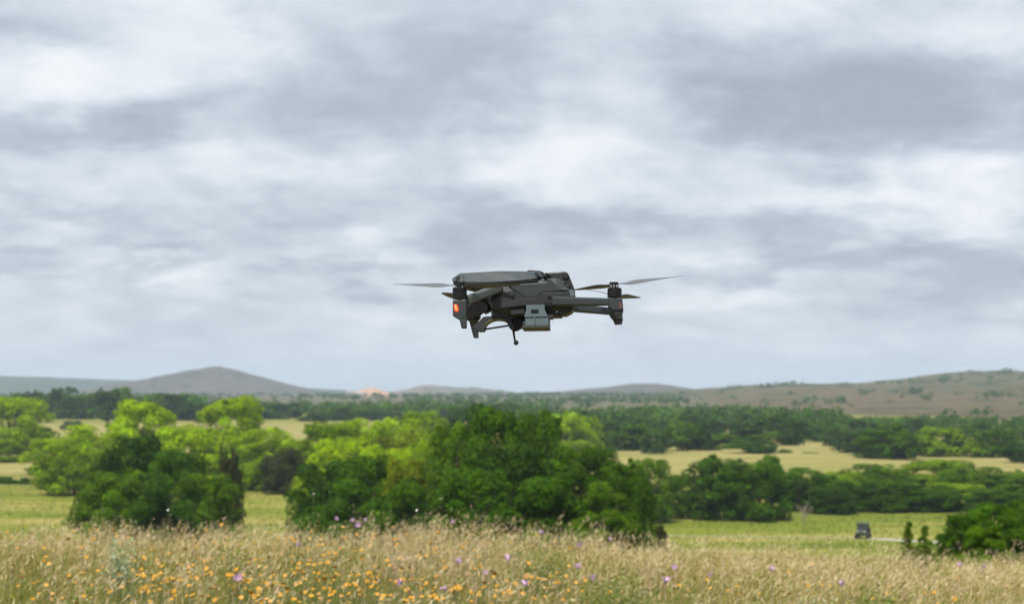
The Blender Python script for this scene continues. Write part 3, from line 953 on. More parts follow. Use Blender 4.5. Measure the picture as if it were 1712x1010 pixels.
SHELL = paint('drone_shell', (.031, .037, .040), .5, .06, 90, spec=.28, bump=.05)
SHELL2 = paint('drone_shell_light', (.042, .052, .058), .48, .06, 90, spec=.28, bump=.05)
ARM_LIT = paint('drone_arm_top_lit', (.082, .094, .090), .48, .06, 90, spec=.4)  # top light on the front arms put into a lighter grey
SIDE = paint('drone_side_plate', (.018, .019, .021), .5, .08, 90, spec=.4)
BLACK = paint('drone_black', (.006, .006, .0065), .45, .1, 90, spec=.25)
GLASS = paint('drone_lens_glass', (.01, .011, .014), .06, 0, 90, spec=.8)
GREYP = paint('release_box_plastic', (.088, .120, .135), .6, .06, 120, spec=.3)
BRACK = paint('bracket_plastic', (.028, .031, .037), .55, .08, 120, spec=.3)
SILV = paint('screw_metal', (.55, .55, .56), .3, .05, 120, .9)
PROP = paint('propeller_plastic', (.095, .105, .115), .5, .06, 120, spec=.3)
RED = paint('red_status_light', (.8, .05, .02), .3, 0, 50, emit=((1.0, .03, .004), 1.3))
REDC = paint('red_light_core', (.9, .3, .1), .3, 0, 50, emit=((1.0, .09, .01), 1.6))
AMB = paint('unlit_rear_lens', (.10, .045, .035), .25, .1, 90)


def loft(rings):
    """rings: list of stations, each a list of Vectors (near side, top to bottom); mirrored in Y"""
    bm = bmesh.new()
    rows = []
    for ring in rings:
        near = [bm.verts.new(p) for p in ring]
        far = [bm.verts.new((p.x, -p.y, p.z)) for p in ring]
        rows.append(near + far[::-1])
    n = len(rows[0])
    for a, c in zip(rows[:-1], rows[1:]):
        for k in range(n): bm.faces.new((a[k], a[(k + 1) % n], c[(k + 1) % n], c[k]))
    bm.faces.new(rows[0]); bm.faces.new(rows[-1][::-1])
    return bm


def plate(poly, y0, y1, zoom=True, inset=1.0):
    """outline drawn on the near plane y0, extruded to y1"""
    bm = bmesh.new()
    pts = [(LZ if zoom else L)(a, c, y0) for a, c in poly]
    cx = sum((p for p in pts), Vector()) / len(pts)
    A = [bm.verts.new(p) for p in pts]
    B = [bm.verts.new((cx.x + (p.x - cx.x) * inset, y1, cx.z + (p.z - cx.z) * inset)) for p in pts]
    bm.faces.new(A); bm.faces.new(B[::-1])
    n = len(A)
    for k in range(n): bm.faces.new((A[k], B[k], B[(k + 1) % n], A[(k + 1) % n]))
    return bm


def part(name, bm, mat, parent=None, bevel=.0008, seg=2): return bm_obj(name, bm, mat, parent or drone, bevel, seg)


# hull: stations (zoom column; rows and half widths of shoulder, recess, waist, lower, belly)
st = [(112, (258, .020), (266, .022), (272, .022), (280, .019), (288, .012)),
      (190, (262, .034), (276, .036), (286, .036), (300, .032), (322, .018)),
      (340, (266, .038), (282, .041), (298, .042), (322, .038), (350, .024)),
      (470, (268, .039), (286, .043), (318, .046), (400, .044), (470, .030)),
      (520, (268, .040), (290, .044), (335, .049), (470, .048), (545, .034)),
      (700, (258, .040), (286, .045), (372, .050), (520, .049), (618, .032)),
      (880, (246, .040), (280, .045), (410, .050), (505, .049), (624, .032)),
      (1040, (222, .040), (275, .045), (385, .050), (500, .049), (626, .032)),
      (1200, (220, .038), (300, .044), (368, .049), (498, .048), (622, .030)),
      (1310, (240, .034), (330, .041), (366, .046), (495, .046), (596, .026)),
      (1388, (330, .030), (350, .036), (372, .040), (478, .040), (545, .022))]
part('body', loft([[LZ(s[0], r, -w) for (r, w) in s[1:]] for s in st]), SHELL, bevel=.0016)
# top cover
tc = [(100, (226, .012), (234, .018), (252, .024)), (182, (170, .018), (176, .026), (262, .041)), (400, (158, .020), (164, .029), (264, .046)),
      (600, (146, .020), (152, .030), (260, .047)), (820, (148, .020), (153, .030), (243, .047)), (985, (152, .020), (157, .029), (222, .046)),
      (1060, (164, .018), (170, .028), (206, .042)), (1118, (190, .018), (196, .028), (204, .036))]
part('top_cover', loft([[LZ(s[0], r, -w) for (r, w) in s[1:]] for s in tc]), SHELL2, bevel=.0012)
part('battery_latch', plate([(890, 142), (910, 136), (1030, 144), (1062, 160), (900, 153)], -.014, .014), SIDE, bevel=.0006)
def slant_plate(pts, thick):
    """outline whose points each lie on their own plane, given a thickness"""
    bm = bmesh.new()
    A = [bm.verts.new(LZ(a, c, y)) for a, c, y in pts]
    B = [bm.verts.new(LZ(a, c, y) + Vector((0, thick, 0))) for a, c, y in pts]
    bm.faces.new(A); bm.faces.new(B[::-1])
    n = len(A)
    for k in range(n): bm.faces.new((A[k], B[k], B[(k + 1) % n], A[(k + 1) % n]))
    return bm


for zx in (1000, 1066):
    part('vent_slot', slant_plate([(zx - 32, 162, -.0345), (zx + 4, 164, -.0345), (zx + 34, 202, -.0465), (zx + 2, 207, -.0475)], .009), BLACK, bevel=0)
for za, zb in ((214, 219), (612, 616)):
    part('cover_seam', slant_plate([(za, 178 if za < 300 else 158, -.0312), (zb, 178 if za < 300 else 158, -.0312), (zb + (6 if za < 300 else 50), 258, -.0478), (za + (6 if za < 300 else 50), 258, -.0478)], .003), SIDE, bevel=0)
# light middle facet and dark lower plate, each side
for sgn in (1, -1):
    def side(poly, y0, y1):
        bm = plate(poly, -y0, -y1)
        if sgn < 0: bmesh.ops.scale(bm, vec=(1, -1, 1), verts=bm.verts[:])
        return bm
    sp = part('side_plate', side([(486, 470), (560, 392), (690, 372), (745, 350), (880, 432), (985, 432), (1052, 371), (1328, 367), (1340, 420), (1325, 520), (1070, 516), (880, 506), (690, 531), (514, 546)], .0525, .046), SIDE, bevel=.0009)
    part('screw_hole', side([(1128 + 23 * math.cos(k * .6283), 426 + 23 * math.sin(k * .6283)) for k in range(10)], .0532, .0515), BLACK, sp, 0)
    for zx in (1090, 1115, 1142):
        part('grille_slot', side([(zx - 11, 474), (zx + 9, 474), (zx + 11, 514), (zx - 4, 514)], .0534, .0515), BLACK, sp, 0)
    part('side_facet', side([(690, 288), (1095, 270), (1120, 215), (1230, 322), (1325, 352), (1052, 366), (985, 426), (884, 426), (752, 346)], .0512, .042), SHELL, bevel=.0012)
    part('overhang_shade', side([(215, 268), (420, 268), (820, 249), (1000, 236), (1010, 252), (830, 276), (560, 296), (440, 318), (330, 320), (250, 300)], .0458, .040), BLACK, bevel=.0005)  # black strip paints the shade under the top cover's overhang
    part('recess_shade', side([(492, 442), (520, 392), (560, 376), (640, 362), (720, 378), (765, 416), (748, 446), (690, 418), (600, 410), (540, 462), (500, 480)], .0538, .046), BLACK, bevel=.0008)  # raised black plate stands in for shade in the recess below the arm
    part('tail_band', side([(1338, 352), (1388, 345), (1398, 414), (1342, 416)], .0470, .03), GREYP, bevel=.0006)
    part('belly_rail', side([(700, 545), (868, 542), (868, 600), (725, 606)], .0475, .03), SIDE, bevel=.001)
    part('hinge_cover', side([(690, 352), (740, 340), (766, 372), (758, 418), (705, 405)], .0545, .046), SIDE, bevel=.0015)
# tail sensor block
th = part('tail_sensor_housing', plate([(1075, 164), (1180, 160), (1290, 151), (1318, 162), (1336, 195), (1390, 330), (1394, 346), (1300, 347), (1248, 322), (1130, 206)], -.037, .037), SIDE, bevel=.0022)
def disc(cz, rz, y0, y1, n=18, zoom=True):
    return plate([(cz[0] + rz * math.cos(2 * math.pi * k / n), cz[1] + rz * math.sin(2 * math.pi * k / n)) for k in range(n)], y0, y1, zoom)
part('sensor_ring', disc((1298, 200), 34, -.0395, -.036), BLACK, th, .0005)
part('sensor_lens', disc((1298, 200), 21, -.0402, -.037), GLASS, th, .0004)
part('sensor_ring', disc((1305, 305), 42, -.0395, -.036), BLACK, th, .0005)
part('sensor_lens', plate([(1270, 318), (1300, 280), (1340, 288), (1345, 318)], -.0403, -.037), SIDE, th, .0006)
part('screw', disc((1226, 246), 9, -.0382, -.036, 10), SILV, th, 0)
# nose sensor
nt = part('nose_sensor', plate([(150, 205), (188, 200), (192, 250), (140, 252)], -.0335, -.02), BLACK, bevel=.0006)
part('sensor_lens', disc((166, 228), 14, -.0342, -.03, 14), GLASS, nt, 0)
# belly plate and fins
part('belly_plate', plate([(840, 600), (1165, 604), (1260, 606), (1256, 628), (1162, 630), (1158, 642), (870, 640)], -.026, .026), SIDE, bevel=.001)
part('belly_bulge', plate([(1080, 545), (1385, 535), (1360, 575), (1300, 604), (1090, 606)], -.036, .036), SHELL, bevel=.003)

# gimbal and camera under the nose
g = part('gimbal_mount', plate([(330, 330), (500, 380), (505, 560), (440, 592), (400, 560), (360, 470)], -.020, .020), BLACK, bevel=.002)
part('gimbal_arm', plate([(300, 470), (400, 455), (480, 500), (476, 570), (420, 590), (370, 640), (330, 620)], -.028, -.020), BLACK, g, .0015)
cm = part('camera', plate([(250, 520), (275, 490), (370, 485), (392, 520), (388, 640), (350, 668), (280, 668), (250, 640)], -.020, .020), BLACK, bevel=.004, seg=3)
bm = bmesh.new()
c0 = LZ(258, 575, 0)
bmesh.ops.create_cone(bm, cap_ends=True, segments=24, radius1=.0125, radius2=.0125, depth=.008, matrix=Matrix.Translation(c0) @ Matrix.Rotation(R(90), 4, 'Y'))
part('lens', bm, GLASS, cm, .0006)


# arms
def beam(p, q, a0, a1, h0, h1, mat, name, parent=None, bevel=.002):
    """rounded bar from p to q: half thickness a (sideways) and h (up)"""
    ax = (q - p).normalized()
    sd = ax.cross(Vector((0, 0, 1))).normalized(); up = sd.cross(ax)
    bm = bmesh.new()
    rows = []
    for (c, a, h) in ((p, a0, h0), (p.lerp(q, .5), (a0 + a1) / 2, (h0 + h1) / 2), (q, a1, h1)):
        rows.append([bm.verts.new(c + sd * (a * x) + up * (h * z)) for x, z in ((-1, -.72), (-.6, -1), (.6, -1), (1, -.72), (1, .72), (.6, 1), (-.6, 1), (-1, .72))])
    for r0, r1 in zip(rows[:-1], rows[1:]):
        for k in range(8): bm.faces.new((r0[k], r0[(k + 1) % 8], r1[(k + 1) % 8], r1[k]))
    bm.faces.new(rows[0]); bm.faces.new(rows[-1][::-1])
    return part(name, bm, mat, parent, bevel)


def cyl(c, r, h, mat, name, parent, n=24, r2=None, bevel=.0005):
    bm = bmesh.new()
    bmesh.ops.create_cone(bm, cap_ends=True, segments=n, radius1=r, radius2=r if r2 is None else r2, depth=h, matrix=Matrix.Translation(c))
    return part(name, bm, mat, parent, bevel)


def blade(hub, ang, length, rise, parent, spin, twist=1.0):
    """twisted, tapering propeller blade"""
    bm = bmesh.new()
    n = 14
    dx, dy = math.cos(ang), math.sin(ang)
    tx, ty = -dy * spin, dx * spin
    prev = None
    for i in range(n + 1):
        t = i / n
        r = .006 + t * (length - .006)
        ch = np.interp(t, [0, .08, .22, .38, .7, .93, 1.0], [.008, .012, .027, .030, .022, .013, .005])
        tw = np.interp(t, [0, .1, .25, 1.0], [R(5), R(14), R(18), R(7)]) * twist
        sweep = .003 * math.sin(t * 3.0)
        zz = rise * t * length
        ring = []
        for (c_, th_) in ((-.45, 0), (-.1, .0011), (.3, .0007), (.55, 0), (.3, -.0004), (-.1, -.0005)):
            o = c_ * ch
            ring.append(bm.verts.new(hub + Vector((dx * r + tx * (o * math.cos(tw) + sweep), dy * r + ty * (o * math.cos(tw) + sweep), zz - o * math.sin(tw) * 1.0 + th_ * (1.2 - .7 * t)))))
        if prev:
            for k in range(6): bm.faces.new((prev[k], prev[(k + 1) % 6], ring[(k + 1) % 6], ring[k]))
        else: bm.faces.new(ring)
        prev = ring
    bm.faces.new(prev[::-1])
    ob = bm_obj('propeller_blade', bm, PROP, parent, 0, smooth=True)
    return ob


def mir(p): return Vector((p.x, -p.y, p.z))


def front_arm(sg):
    Yp = -.140
    fl = (lambda p: p) if sg < 0 else mir
    hinge = LZ(600, 322, -.050); pod = LZ(262, 452, -.136)
    arm = beam(fl(hinge), fl(pod), .0075, .0070, .0088, .0086, ARM_LIT, 'front_arm')
    part('hinge_block', plate_m([(545, 305), (600, 296), (632, 318), (628, 352), (575, 372), (548, 352)], -.058, -.046, sg), SIDE, arm, .0012)
    c = LZ(180, 440, Yp)
    # pod with long landing leg
    if sg < 0:
        part('motor_pod', plate_m([(105, 448), (252, 440), (256, 500), (250, 640), (180, 664), (165, 658), (105, 622)], Yp - .0115, Yp + .0115, sg, .96), SHELL, arm, .0035)
        part('landing_leg', plate_m([(165, 600), (251, 560), (251, 752), (197, 752)], Yp - .0108, Yp + .004, sg), SHELL, arm, .0016)
    else:
        part('motor_pod', plate_m([(105, 448), (252, 440), (256, 500), (248, 556), (160, 570), (105, 540)], Yp - .0115, Yp + .0115, sg, .96), SHELL, arm, .0035)
        part('landing_leg', plate_m([(138, 530), (250, 520), (250, 752), (197, 752)], Yp - .008, Yp + .0065, sg), SHELL, arm, .0016)
    mb = LZ(180, 442, Yp); mt = LZ(180, 332, Yp)
    ctr = (mb + mt) / 2
    mo = cyl(fl(ctr), .0138, (mt - mb).length, BLACK, 'motor', arm, 28)
    cyl(fl(mt + Vector((0, 0, .0008))), .0128, .0022, BLACK, 'motor_bell', mo)
    hub = LZ(180, 300, Yp)
    cyl(fl(hub - Vector((0, 0, .001))), .0088, .0095, BLACK, 'propeller_hub', arm, 20)
    for k in (-1, 1):
        cyl(fl(hub + Vector((k * .006, -.0075 if sg < 0 else .0075, -.0035))), .0016, .003, SILV, 'hub_screw', arm, 8, bevel=0)
    return arm, fl(hub)


def plate_m(poly, y0, y1, sg, inset=1.0, zoom=True):
    bm = plate(poly, y0, y1, zoom, inset)
    if sg > 0: bmesh.ops.scale(bm, vec=(1, -1, 1), verts=bm.verts[:])
    return bm


for sg in (-1, 1):
    arm, hub = front_arm(sg)
    if sg < 0:
        lt = part('status_light', plate_m([(118, 502), (150, 500), (166, 540), (160, 576), (132, 572), (120, 540)], -.1527, -.148, sg), RED, arm, .0008)
        part('light_core', plate_m([(126, 520), (142, 516), (154, 548), (150, 564), (138, 556)], -.1533, -.151, sg), REDC, arm, .0003)
        blade(hub, R(174), .131, .035, arm, 1, 1.2); blade(hub, R(-7), .118, .0, arm, 1)
    else:
        blade(hub, R(245), .118, .02, arm, -1); blade(hub, R(65), .118, .02, arm, -1)

for sg in (-1, 1):
    fl = (lambda p: p) if sg < 0 else mir
    Yp = -.118
    a = L(926, 504, -.050); q = L(1022, 505.2, Yp + .003)
    arm = beam(fl(a), fl(q), .0085, .0070, .0098, .0072, SHELL2 if sg > 0 else SHELL, 'rear_arm', bevel=.002)
    part('motor_pod', plate_m([(1017.5, 498.6), (1040.3, 497.8), (1041.2, 506), (1042.2, 516.5), (1041, 519), (1024, 519), (1018.2, 512)], Yp - .0115, Yp + .0115, sg, .96, False), SHELL, arm, .0028)
    part('landing_foot', plate_m([(1023, 515), (1042, 514), (1042.4, 519), (1040.6, 527), (1028, 528), (1024, 519)], Yp - .0085, Yp + .0085, sg, .95, False), SIDE, arm, .0015)
    part('rear_light', plate_m([(1034.5, 505.5), (1039.5, 505.5), (1040, 516), (1035, 516)], Yp - .0121, Yp - .010, sg, 1, False), AMB, arm, .0004)
    mb = L(1027.5, 497.6, Yp); mt = L(1027.5, 483.4, Yp)
    mo = cyl(fl((mb + mt) / 2), .0138, (mt - mb).length, BLACK, 'motor', arm, 28)
    cyl(fl(mt + Vector((0, 0, .0008))), .0128, .0022, BLACK, 'motor_bell', mo)
    hub = L(1026.5, 475.5, Yp)
    cyl(fl(hub - Vector((0, 0, .0012))), .0088, .0105, BLACK, 'propeller_hub', arm, 20)
    for k in (-1, 0, 1):
        cyl(fl(hub + Vector((k * .0055, -.0085 if sg < 0 else .0085, -.004))), .0015, .0045, SILV, 'hub_screw', arm, 8, bevel=0)
    if sg < 0:
        blade(fl(hub), R(-14), .134, .09, arm, -1, 1.3); blade(fl(hub), R(180 - 44), .112, -.03, arm, -1, .5)
    else:
        blade(fl(hub), R(62), .118, .03, arm, 1); blade(fl(hub), R(242), .118, .02, arm, 1)

# underslung bracket with arch
br = part('bracket', plate([(512, 528), (690, 524), (692, 628), (512, 628)], -.030, .030), BRACK, bevel=.001)
for zx, zy in ((544, 541), (640, 538)): part('screw', disc((zx, zy), 9, -.0308, -.029, 10), BLACK, br, 0)
part('bracket_window', plate([(562, 584), (628, 582), (626, 618), (564, 618)], -.0306, -.028), SHELL, br, .0004)
outer = [(332, 744), (345, 716), (432, 630), (470, 624), (700, 624), (722, 660), (762, 742), (742, 764), (706, 752), (690, 716)]
inner = [(690 - (690 - 440) * .5 * (1 - math.cos(math.pi * k / 12)), (722 + 30 * (k / 12)) - 78 * math.sin(math.pi * k / 12)) for k in range(1, 13)]
part('arch', plate(outer + inner + [(432, 778), (372, 780)], -.022, .022), BRACK, bevel=.0006)
part('arch_lining', plate([(p[0], p[1]) for p in inner[1:-1]] + [(p[0], p[1] - 14) for p in inner[1:-1]][::-1], -.0232, .0232), paint('olive_lining', (.10, .095, .03), .7), bevel=0)
def rod(a, c, r0, r1, mat, name, parent=None, n=10):
    bm = bmesh.new()
    ax = (c - a)
    bmesh.ops.create_cone(bm, cap_ends=True, segments=n, radius1=r0, radius2=r1, depth=ax.length, matrix=Matrix.Translation((a + c) / 2) @ ax.to_track_quat('Z', 'Y').to_matrix().to_4x4())
    return part(name, bm, mat, parent, 0)
rod(LZ(356, 776, -.014), LZ(704, 722, -.014), .0019, .0019, BLACK, 'brace_rod', br)
lk = part('release_link', plate([(712, 640), (865, 634), (872, 740), (826, 752), (790, 772), (752, 782), (712, 758), (735, 700)], -.012, .012), BLACK, bevel=.002)
part('link_screw', disc((857, 692), 8, -.0128, -.011, 10), SILV, lk, 0)
rod(LZ(745, 770, -.006), LZ(764, 890, -.006), .0024, .0019, BLACK, 'release_rod', lk)
bm = bmesh.new()
bmesh.ops.create_icosphere(bm, subdivisions=3, radius=.0051, matrix=Matrix.Translation(LZ(775, 904, -.006)))
bm_obj('rod_knob', bm, BRACK, lk, 0, smooth=True)
# release box
rb = part('release_box', plate([(872, 640), (905, 626), (972, 640), (1040, 626), (1114, 622), (1116, 740), (868, 742)], -.056, .050), GREYP, bevel=.0008)
bm = plate([(880, 506), (1076, 504), (1078, 556), (1104, 608), (1100, 628), (862, 634), (866, 606), (884, 556)], -.058, -.050)
ow = part('mount_plate', bm, GREYP, rb, .0006)
part('mount_window', plate([(934, 552), (1012, 550), (1012, 592), (934, 594)], -.0586, -.057), BLACK, rb, .0003)
part('box_skid', plate([(850, 716), (1117, 714), (1117, 742), (830, 746)], -.0567, .05), paint('dark_skid', (.035, .040, .036), .7), rb, .0004)
part('box_rib', plate([(966, 632), (978, 632), (980, 716), (966, 716)], -.0580, -.055), GREYP, rb, .0003)
part('side_tab', plate([(1100, 606), (1168, 610), (1166, 642), (1112, 646)], -.050, -.03), BRACK, rb, .0006)
for zx in (926, 1020): part('plate_screw', disc((zx, 500), 9, -.0562, -.050, 8), BLACK, rb, 0)
part('belly_light', disc((1203, 570), 11, -.0368, -.034, 10), SILV, None, 0)

# ------------------------------------------------------------------ the flowering meadow in front
def blades(r, x, y, h, lean, width, colr, tipc, segs=3):
    n = len(x)
    z = ground_z(x, y)
    az = r.uniform(0, 2 * math.pi, n)
    wx, wy = np.cos(az) * width / 2, np.sin(az) * width / 2
    V = np.zeros((n, 2 * segs + 1, 3)); C = np.zeros((n, 2 * segs + 1, 3))
    for s in range(segs + 1):
        t = s / segs
        cx = x + lean[:, 0] * t ** 1.8; cyy = y + lean[:, 1] * t ** 1.8; cz = z - .01 + h * (t - .12 * t * t)
        k = (1 - .75 * t)
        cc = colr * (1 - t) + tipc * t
        if s < segs:
            V[:, 2 * s] = np.stack([cx - wx * k, cyy - wy * k, cz], 1); V[:, 2 * s + 1] = np.stack([cx + wx * k, cyy + wy * k, cz], 1)
            C[:, 2 * s] = cc; C[:, 2 * s + 1] = cc
        else:
            V[:, 2 * s] = np.stack([cx, cyy, cz], 1); C[:, 2 * s] = cc
    i0 = np.arange(n)[:, None] * (2 * segs + 1)
    Q = np.concatenate([i0 + np.array([[2 * s, 2 * s + 1, 2 * s + 3, 2 * s + 2]]) for s in range(segs - 1)])
    Tt = i0 + np.array([[2 * segs - 2, 2 * segs - 1, 2 * segs]])
    return V.reshape(-1, 3), Q, Tt, C.reshape(-1, 3), V[:, 2 * segs]


def field_pts(r, n, y0, y1, wid=0.40, pad=1.6):
    y = np.sqrt(r.uniform(y0 ** 2, y1 ** 2, n)); x = r.uniform(-1, 1, n) * (y * wid + pad)
    return x, y


def merge(parts_):
    Vs, Qs, Ts, Cs, off = [], [], [], [], 0
    for V, Q, Tt, C in parts_:
        Vs.append(V); Cs.append(C)
        if Q is not None: Qs.append(Q + off)
        if Tt is not None: Ts.append(Tt + off)
        off += len(V)
    return np.concatenate(Vs), ([np.concatenate(Qs)] if Qs else []) + ([np.concatenate(Ts)] if Ts else []), np.concatenate(Cs)


def tones(r, n, palette, amp=.18):
    p = np.array(palette)[r.integers(0, len(palette), n)]
    return p * (1 + amp * r.normal(size=(n, 1))).clip(.4, 1.8)


STRAW = [(.50, .42, .16), (.57, .47, .21), (.44, .35, .12), (.54, .40, .22), (.43, .41, .12), (.40, .24, .11), (.56, .41, .28)]
GREENS = [(.15, .20, .025), (.21, .24, .035), (.13, .18, .025), (.27, .27, .055), (.18, .23, .08)]


def meadow():
    r = np.random.default_rng(100)
    P = []
    # patches: greener forbs against dry straw
    def patch(x, y): return 2.0 * wave(x, y, 77, 2.6, 3)
    # dry stalks
    x, y = field_pts(r, 46000, 6.0, 19.5)
    pk = patch(x, y)
    keep = r.random(len(x)) < np.clip(.40 + .45 * pk + .11 * (y - 11), .12, 1)
    x, y, pk = x[keep], y[keep], pk[keep]
    # wind-blown clumps: stalks gather, lean and colour together
    nc = 900
    kx, ky = field_pts(r, nc, 6.0, 19.5)
    own = r.integers(0, nc, len(x)); inc = r.random(len(x)) < .55
    x = np.where(inc, kx[own] + r.normal(size=len(x)) * .085, x); y = np.where(inc, ky[own] + r.normal(size=len(x)) * .085, y)
    kh = r.normal(0, .075, nc); klx = r.normal(.08, .10, nc); kly = r.normal(0, .07, nc); kt = tones(r, nc, [(1, 1, 1), (1.08, .96, .92), (.9, .97, .8), (1.1, 1.04, 1.0), (.92, .80, .70)], .12)
    n = len(x)
    h = np.clip(np.where(inc, kh[own], 0) + r.normal(.39, .075, n) + .10 * wave(x, y, 78, 1.7, 3), .14, .78)
    lean = np.stack([r.normal(.05, .06, n) + np.where(inc, klx[own], 0), r.normal(0, .06, n) + np.where(inc, kly[own], 0)], 1)
    ct = np.where(inc[:, None], kt[own], 1.0)
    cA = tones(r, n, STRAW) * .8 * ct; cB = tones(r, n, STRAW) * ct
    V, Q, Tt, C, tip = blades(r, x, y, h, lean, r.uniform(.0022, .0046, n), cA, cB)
    P.append((V, Q, Tt, C))
    # seed plumes on the dry stalks: small airy sprays
    m = r.random(n) < .55
    tp = tip[m]; k = len(tp)
    for q in range(5):
        off = r.normal(size=(k, 3)) * np.array([.022, .022, .035]); off[:, 2] -= .02
        c = tp + off
        dr = np.stack([r.normal(.4, .5, k), r.normal(0, .5, k), r.uniform(.4, 1, k)], 1); dr /= np.linalg.norm(dr, axis=1)[:, None]
        ln = r.uniform(.012, .040, k)[:, None]
        sd = np.cross(dr, r.normal(size=(k, 3))); sd /= np.linalg.norm(sd, axis=1)[:, None]
        VV = np.stack([c - dr * ln, c + sd * .0028, c + dr * ln, c - sd * .0028], 1).reshape(-1, 3)
        i0 = np.arange(k)[:, None] * 4
        P.append((VV, i0 + np.array([[0, 1, 2, 3]]), None, np.repeat(tones(r, k, [(.62, .52, .32), (.60, .45, .34), (.54, .47, .24)], .15), 4, 0)))
    # green blades and forb stems
    x, y = field_pts(r, 74000, 5.5, 19.0)
    pk = patch(x, y)
    keep = r.random(len(x)) < np.clip(.84 - .60 * pk - .10 * (y - 11), .10, 1)
    x, y = x[keep], y[keep]; n = len(x)
    h = np.clip(r.normal(.345, .085, n) - .012 * (y - 11), .10, .56)
    lean = np.stack([r.normal(.03, .09, n), r.normal(0, .09, n)], 1)
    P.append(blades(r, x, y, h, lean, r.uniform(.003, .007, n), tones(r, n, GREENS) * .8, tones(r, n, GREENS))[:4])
    # small leaves
    x, y = field_pts(r, 30000, 6.0, 17.5)
    keep = r.random(len(x)) < np.clip(.55 - .5 * patch(x, y) - .05 * (y - 11), .08, 1)
    x, y = x[keep], y[keep]; n = len(x)
    c = np.stack([x, y, ground_z(x, y) + r.uniform(.05, .36, n)], 1)
    a = r.normal(size=(n, 3)); a /= np.linalg.norm(a, axis=1)[:, None]
    s = np.cross(a, r.normal(size=(n, 3))); s /= np.linalg.norm(s, axis=1)[:, None]
    ln = r.uniform(.010, .026, n)[:, None]
    P.append((np.stack([c - a * ln, c + s * ln * .32, c + a * ln, c - s * ln * .32], 1).reshape(-1, 3), np.arange(n)[:, None] * 4 + np.array([[0, 1, 2, 3]]), None,
              np.repeat(tones(r, n, GREENS + [(.14, .175, .10)]), 4, 0)))
    V, Fl, C = merge(P)
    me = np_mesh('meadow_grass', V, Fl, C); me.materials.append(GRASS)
    tag(link(bpy.data.objects.new('meadow_grass', me)), 'dry tan and green meadow grass in the foreground', 'grass', kind='stuff')
    # slope and valley grass further down
    P = []
    x, y = field_pts(r, 26000, 19.0, 70.0, .36, 2)
    n = len(x)
    P.append(blades(r, x, y, np.clip(r.normal(.38, .12, n), .1, .8), np.stack([r.normal(.06, .1, n), r.normal(0, .1, n)], 1), r.uniform(.008, .02, n),
                    tones(r, n, STRAW[:3] + GREENS) * .8, tones(r, n, STRAW + GREENS), 2)[:4])
    x, y = field_pts(r, 46000, 165.0, 330.0, .34, 2)
    n = len(x)
    tone = np.where((wave(x * .5, y, 79, 34.0, 3) > .15)[:, None], tones(r, n, [(.28, .235, .08), (.22, .20, .045)]), tones(r, n, [(.115, .155, .022), (.15, .18, .035), (.09, .13, .02)]))
    P.append(blades(r, x, y, np.clip(r.normal(.28, .1, n), .08, .6), np.stack([r.normal(.05, .1, n), r.normal(0, .1, n)], 1), r.uniform(.05, .14, n), tone * .85, tone, 2)[:4])
    V, Fl, C = merge(P)
    me = np_mesh('valley_grass', V, Fl, C); me.materials.append(GRASS)
    tag(link(bpy.data.objects.new('valley_grass', me)), 'green and straw coloured grass on the slope and valley field', 'grass', kind='stuff')


meadow()

STEM = paint('flower_stem', (.12, .15, .05), .7)
PETAL = paint('yellow_petal', (.47, .225, .001), .55, .12, 40)
DISC = paint('flower_disc', (.20, .085, .01), .8)
PURP = paint('lilac_petal', (.50, .32, .50), .6, .2, 60)
WHITE = paint('white_petal', (.78, .78, .70), .6)


def petal_head(nm, n, rad, cup, seed, wid=.36):
    r = random.Random(seed)
    bm = bmesh.new()
    for k in range(n):
        th = k / n * 2 * math.pi + r.uniform(-.1, .1); c, s = math.cos(th), math.sin(th)
        rr = rad * r.uniform(.88, 1.05); w = rr * wid
        zt = cup * rr * r.uniform(.5, 1.2)
        P = [(rr * .15, 0, 0), (rr * .6, -w, zt * .5), (rr * .97, -w * .55, zt), (rr * .88, 0, zt * .85), (rr * .97, w * .55, zt), (rr * .6, w, zt * .5)]
        bm.faces.new([bm.verts.new((c * x - s * y, s * x + c * y, z)) for x, y, z in P])
    me = bpy.data.meshes.new(nm); bm.to_mesh(me); bm.free()
    return me


def stem_mesh(seed):
    r = random.Random(seed)
    bm = bmesh.new()
    bx, by = r.uniform(-.08, .08), r.uniform(-.08, .08)
    rows = []
    for t in (0, .35, .7, 1):
        rows.append([bm.verts.new((bx * (1 - t) ** 1.5 + .0022 * math.cos(k * 2.094), by * (1 - t) ** 1.5 + .0022 * math.sin(k * 2.094), t - 1)) for k in range(3)])
    for a, c in zip(rows[:-1], rows[1:]):
        for k in range(3): bm.faces.new((a[k], a[(k + 1) % 3], c[(k + 1) % 3], c[k]))
    me = bpy.data.meshes.new('stem'); bm.to_mesh(me); bm.free(); me.materials.append(STEM)
    return me


def dome_mesh(nm, rad, h, mat):
    bm = bmesh.new()
    bmesh.ops.create_icosphere(bm, subdivisions=1, radius=rad, matrix=Matrix.Diagonal((1, 1, h, 1)))
    me = bpy.data.meshes.new(nm); bm.to_mesh(me); bm.free(); me.materials.append(mat)
    return me


YH = [petal_head('petals', 8, .024, .35 * c, s) for s, c in ((1, .2), (2, .8), (3, -.3), (4, 1.4))]
for m_ in YH: m_.materials.append(PETAL)
PH = [petal_head('petals', 22, .026, 1.3, s, .12) for s in (7, 8)]
for m_ in PH: m_.materials.append(PURP)
WH = [petal_head('petals', 12, .026, .5, 9, .3)]
for m_ in WH: m_.materials.append(WHITE)
STEMS = [stem_mesh(s) for s in range(5)]
DM_Y = dome_mesh('disc', .0075, .6, DISC); DM_P = dome_mesh('disc', .009, .8, paint('lilac_disc', (.40, .30, .34), .8))
fr = random.Random(21)


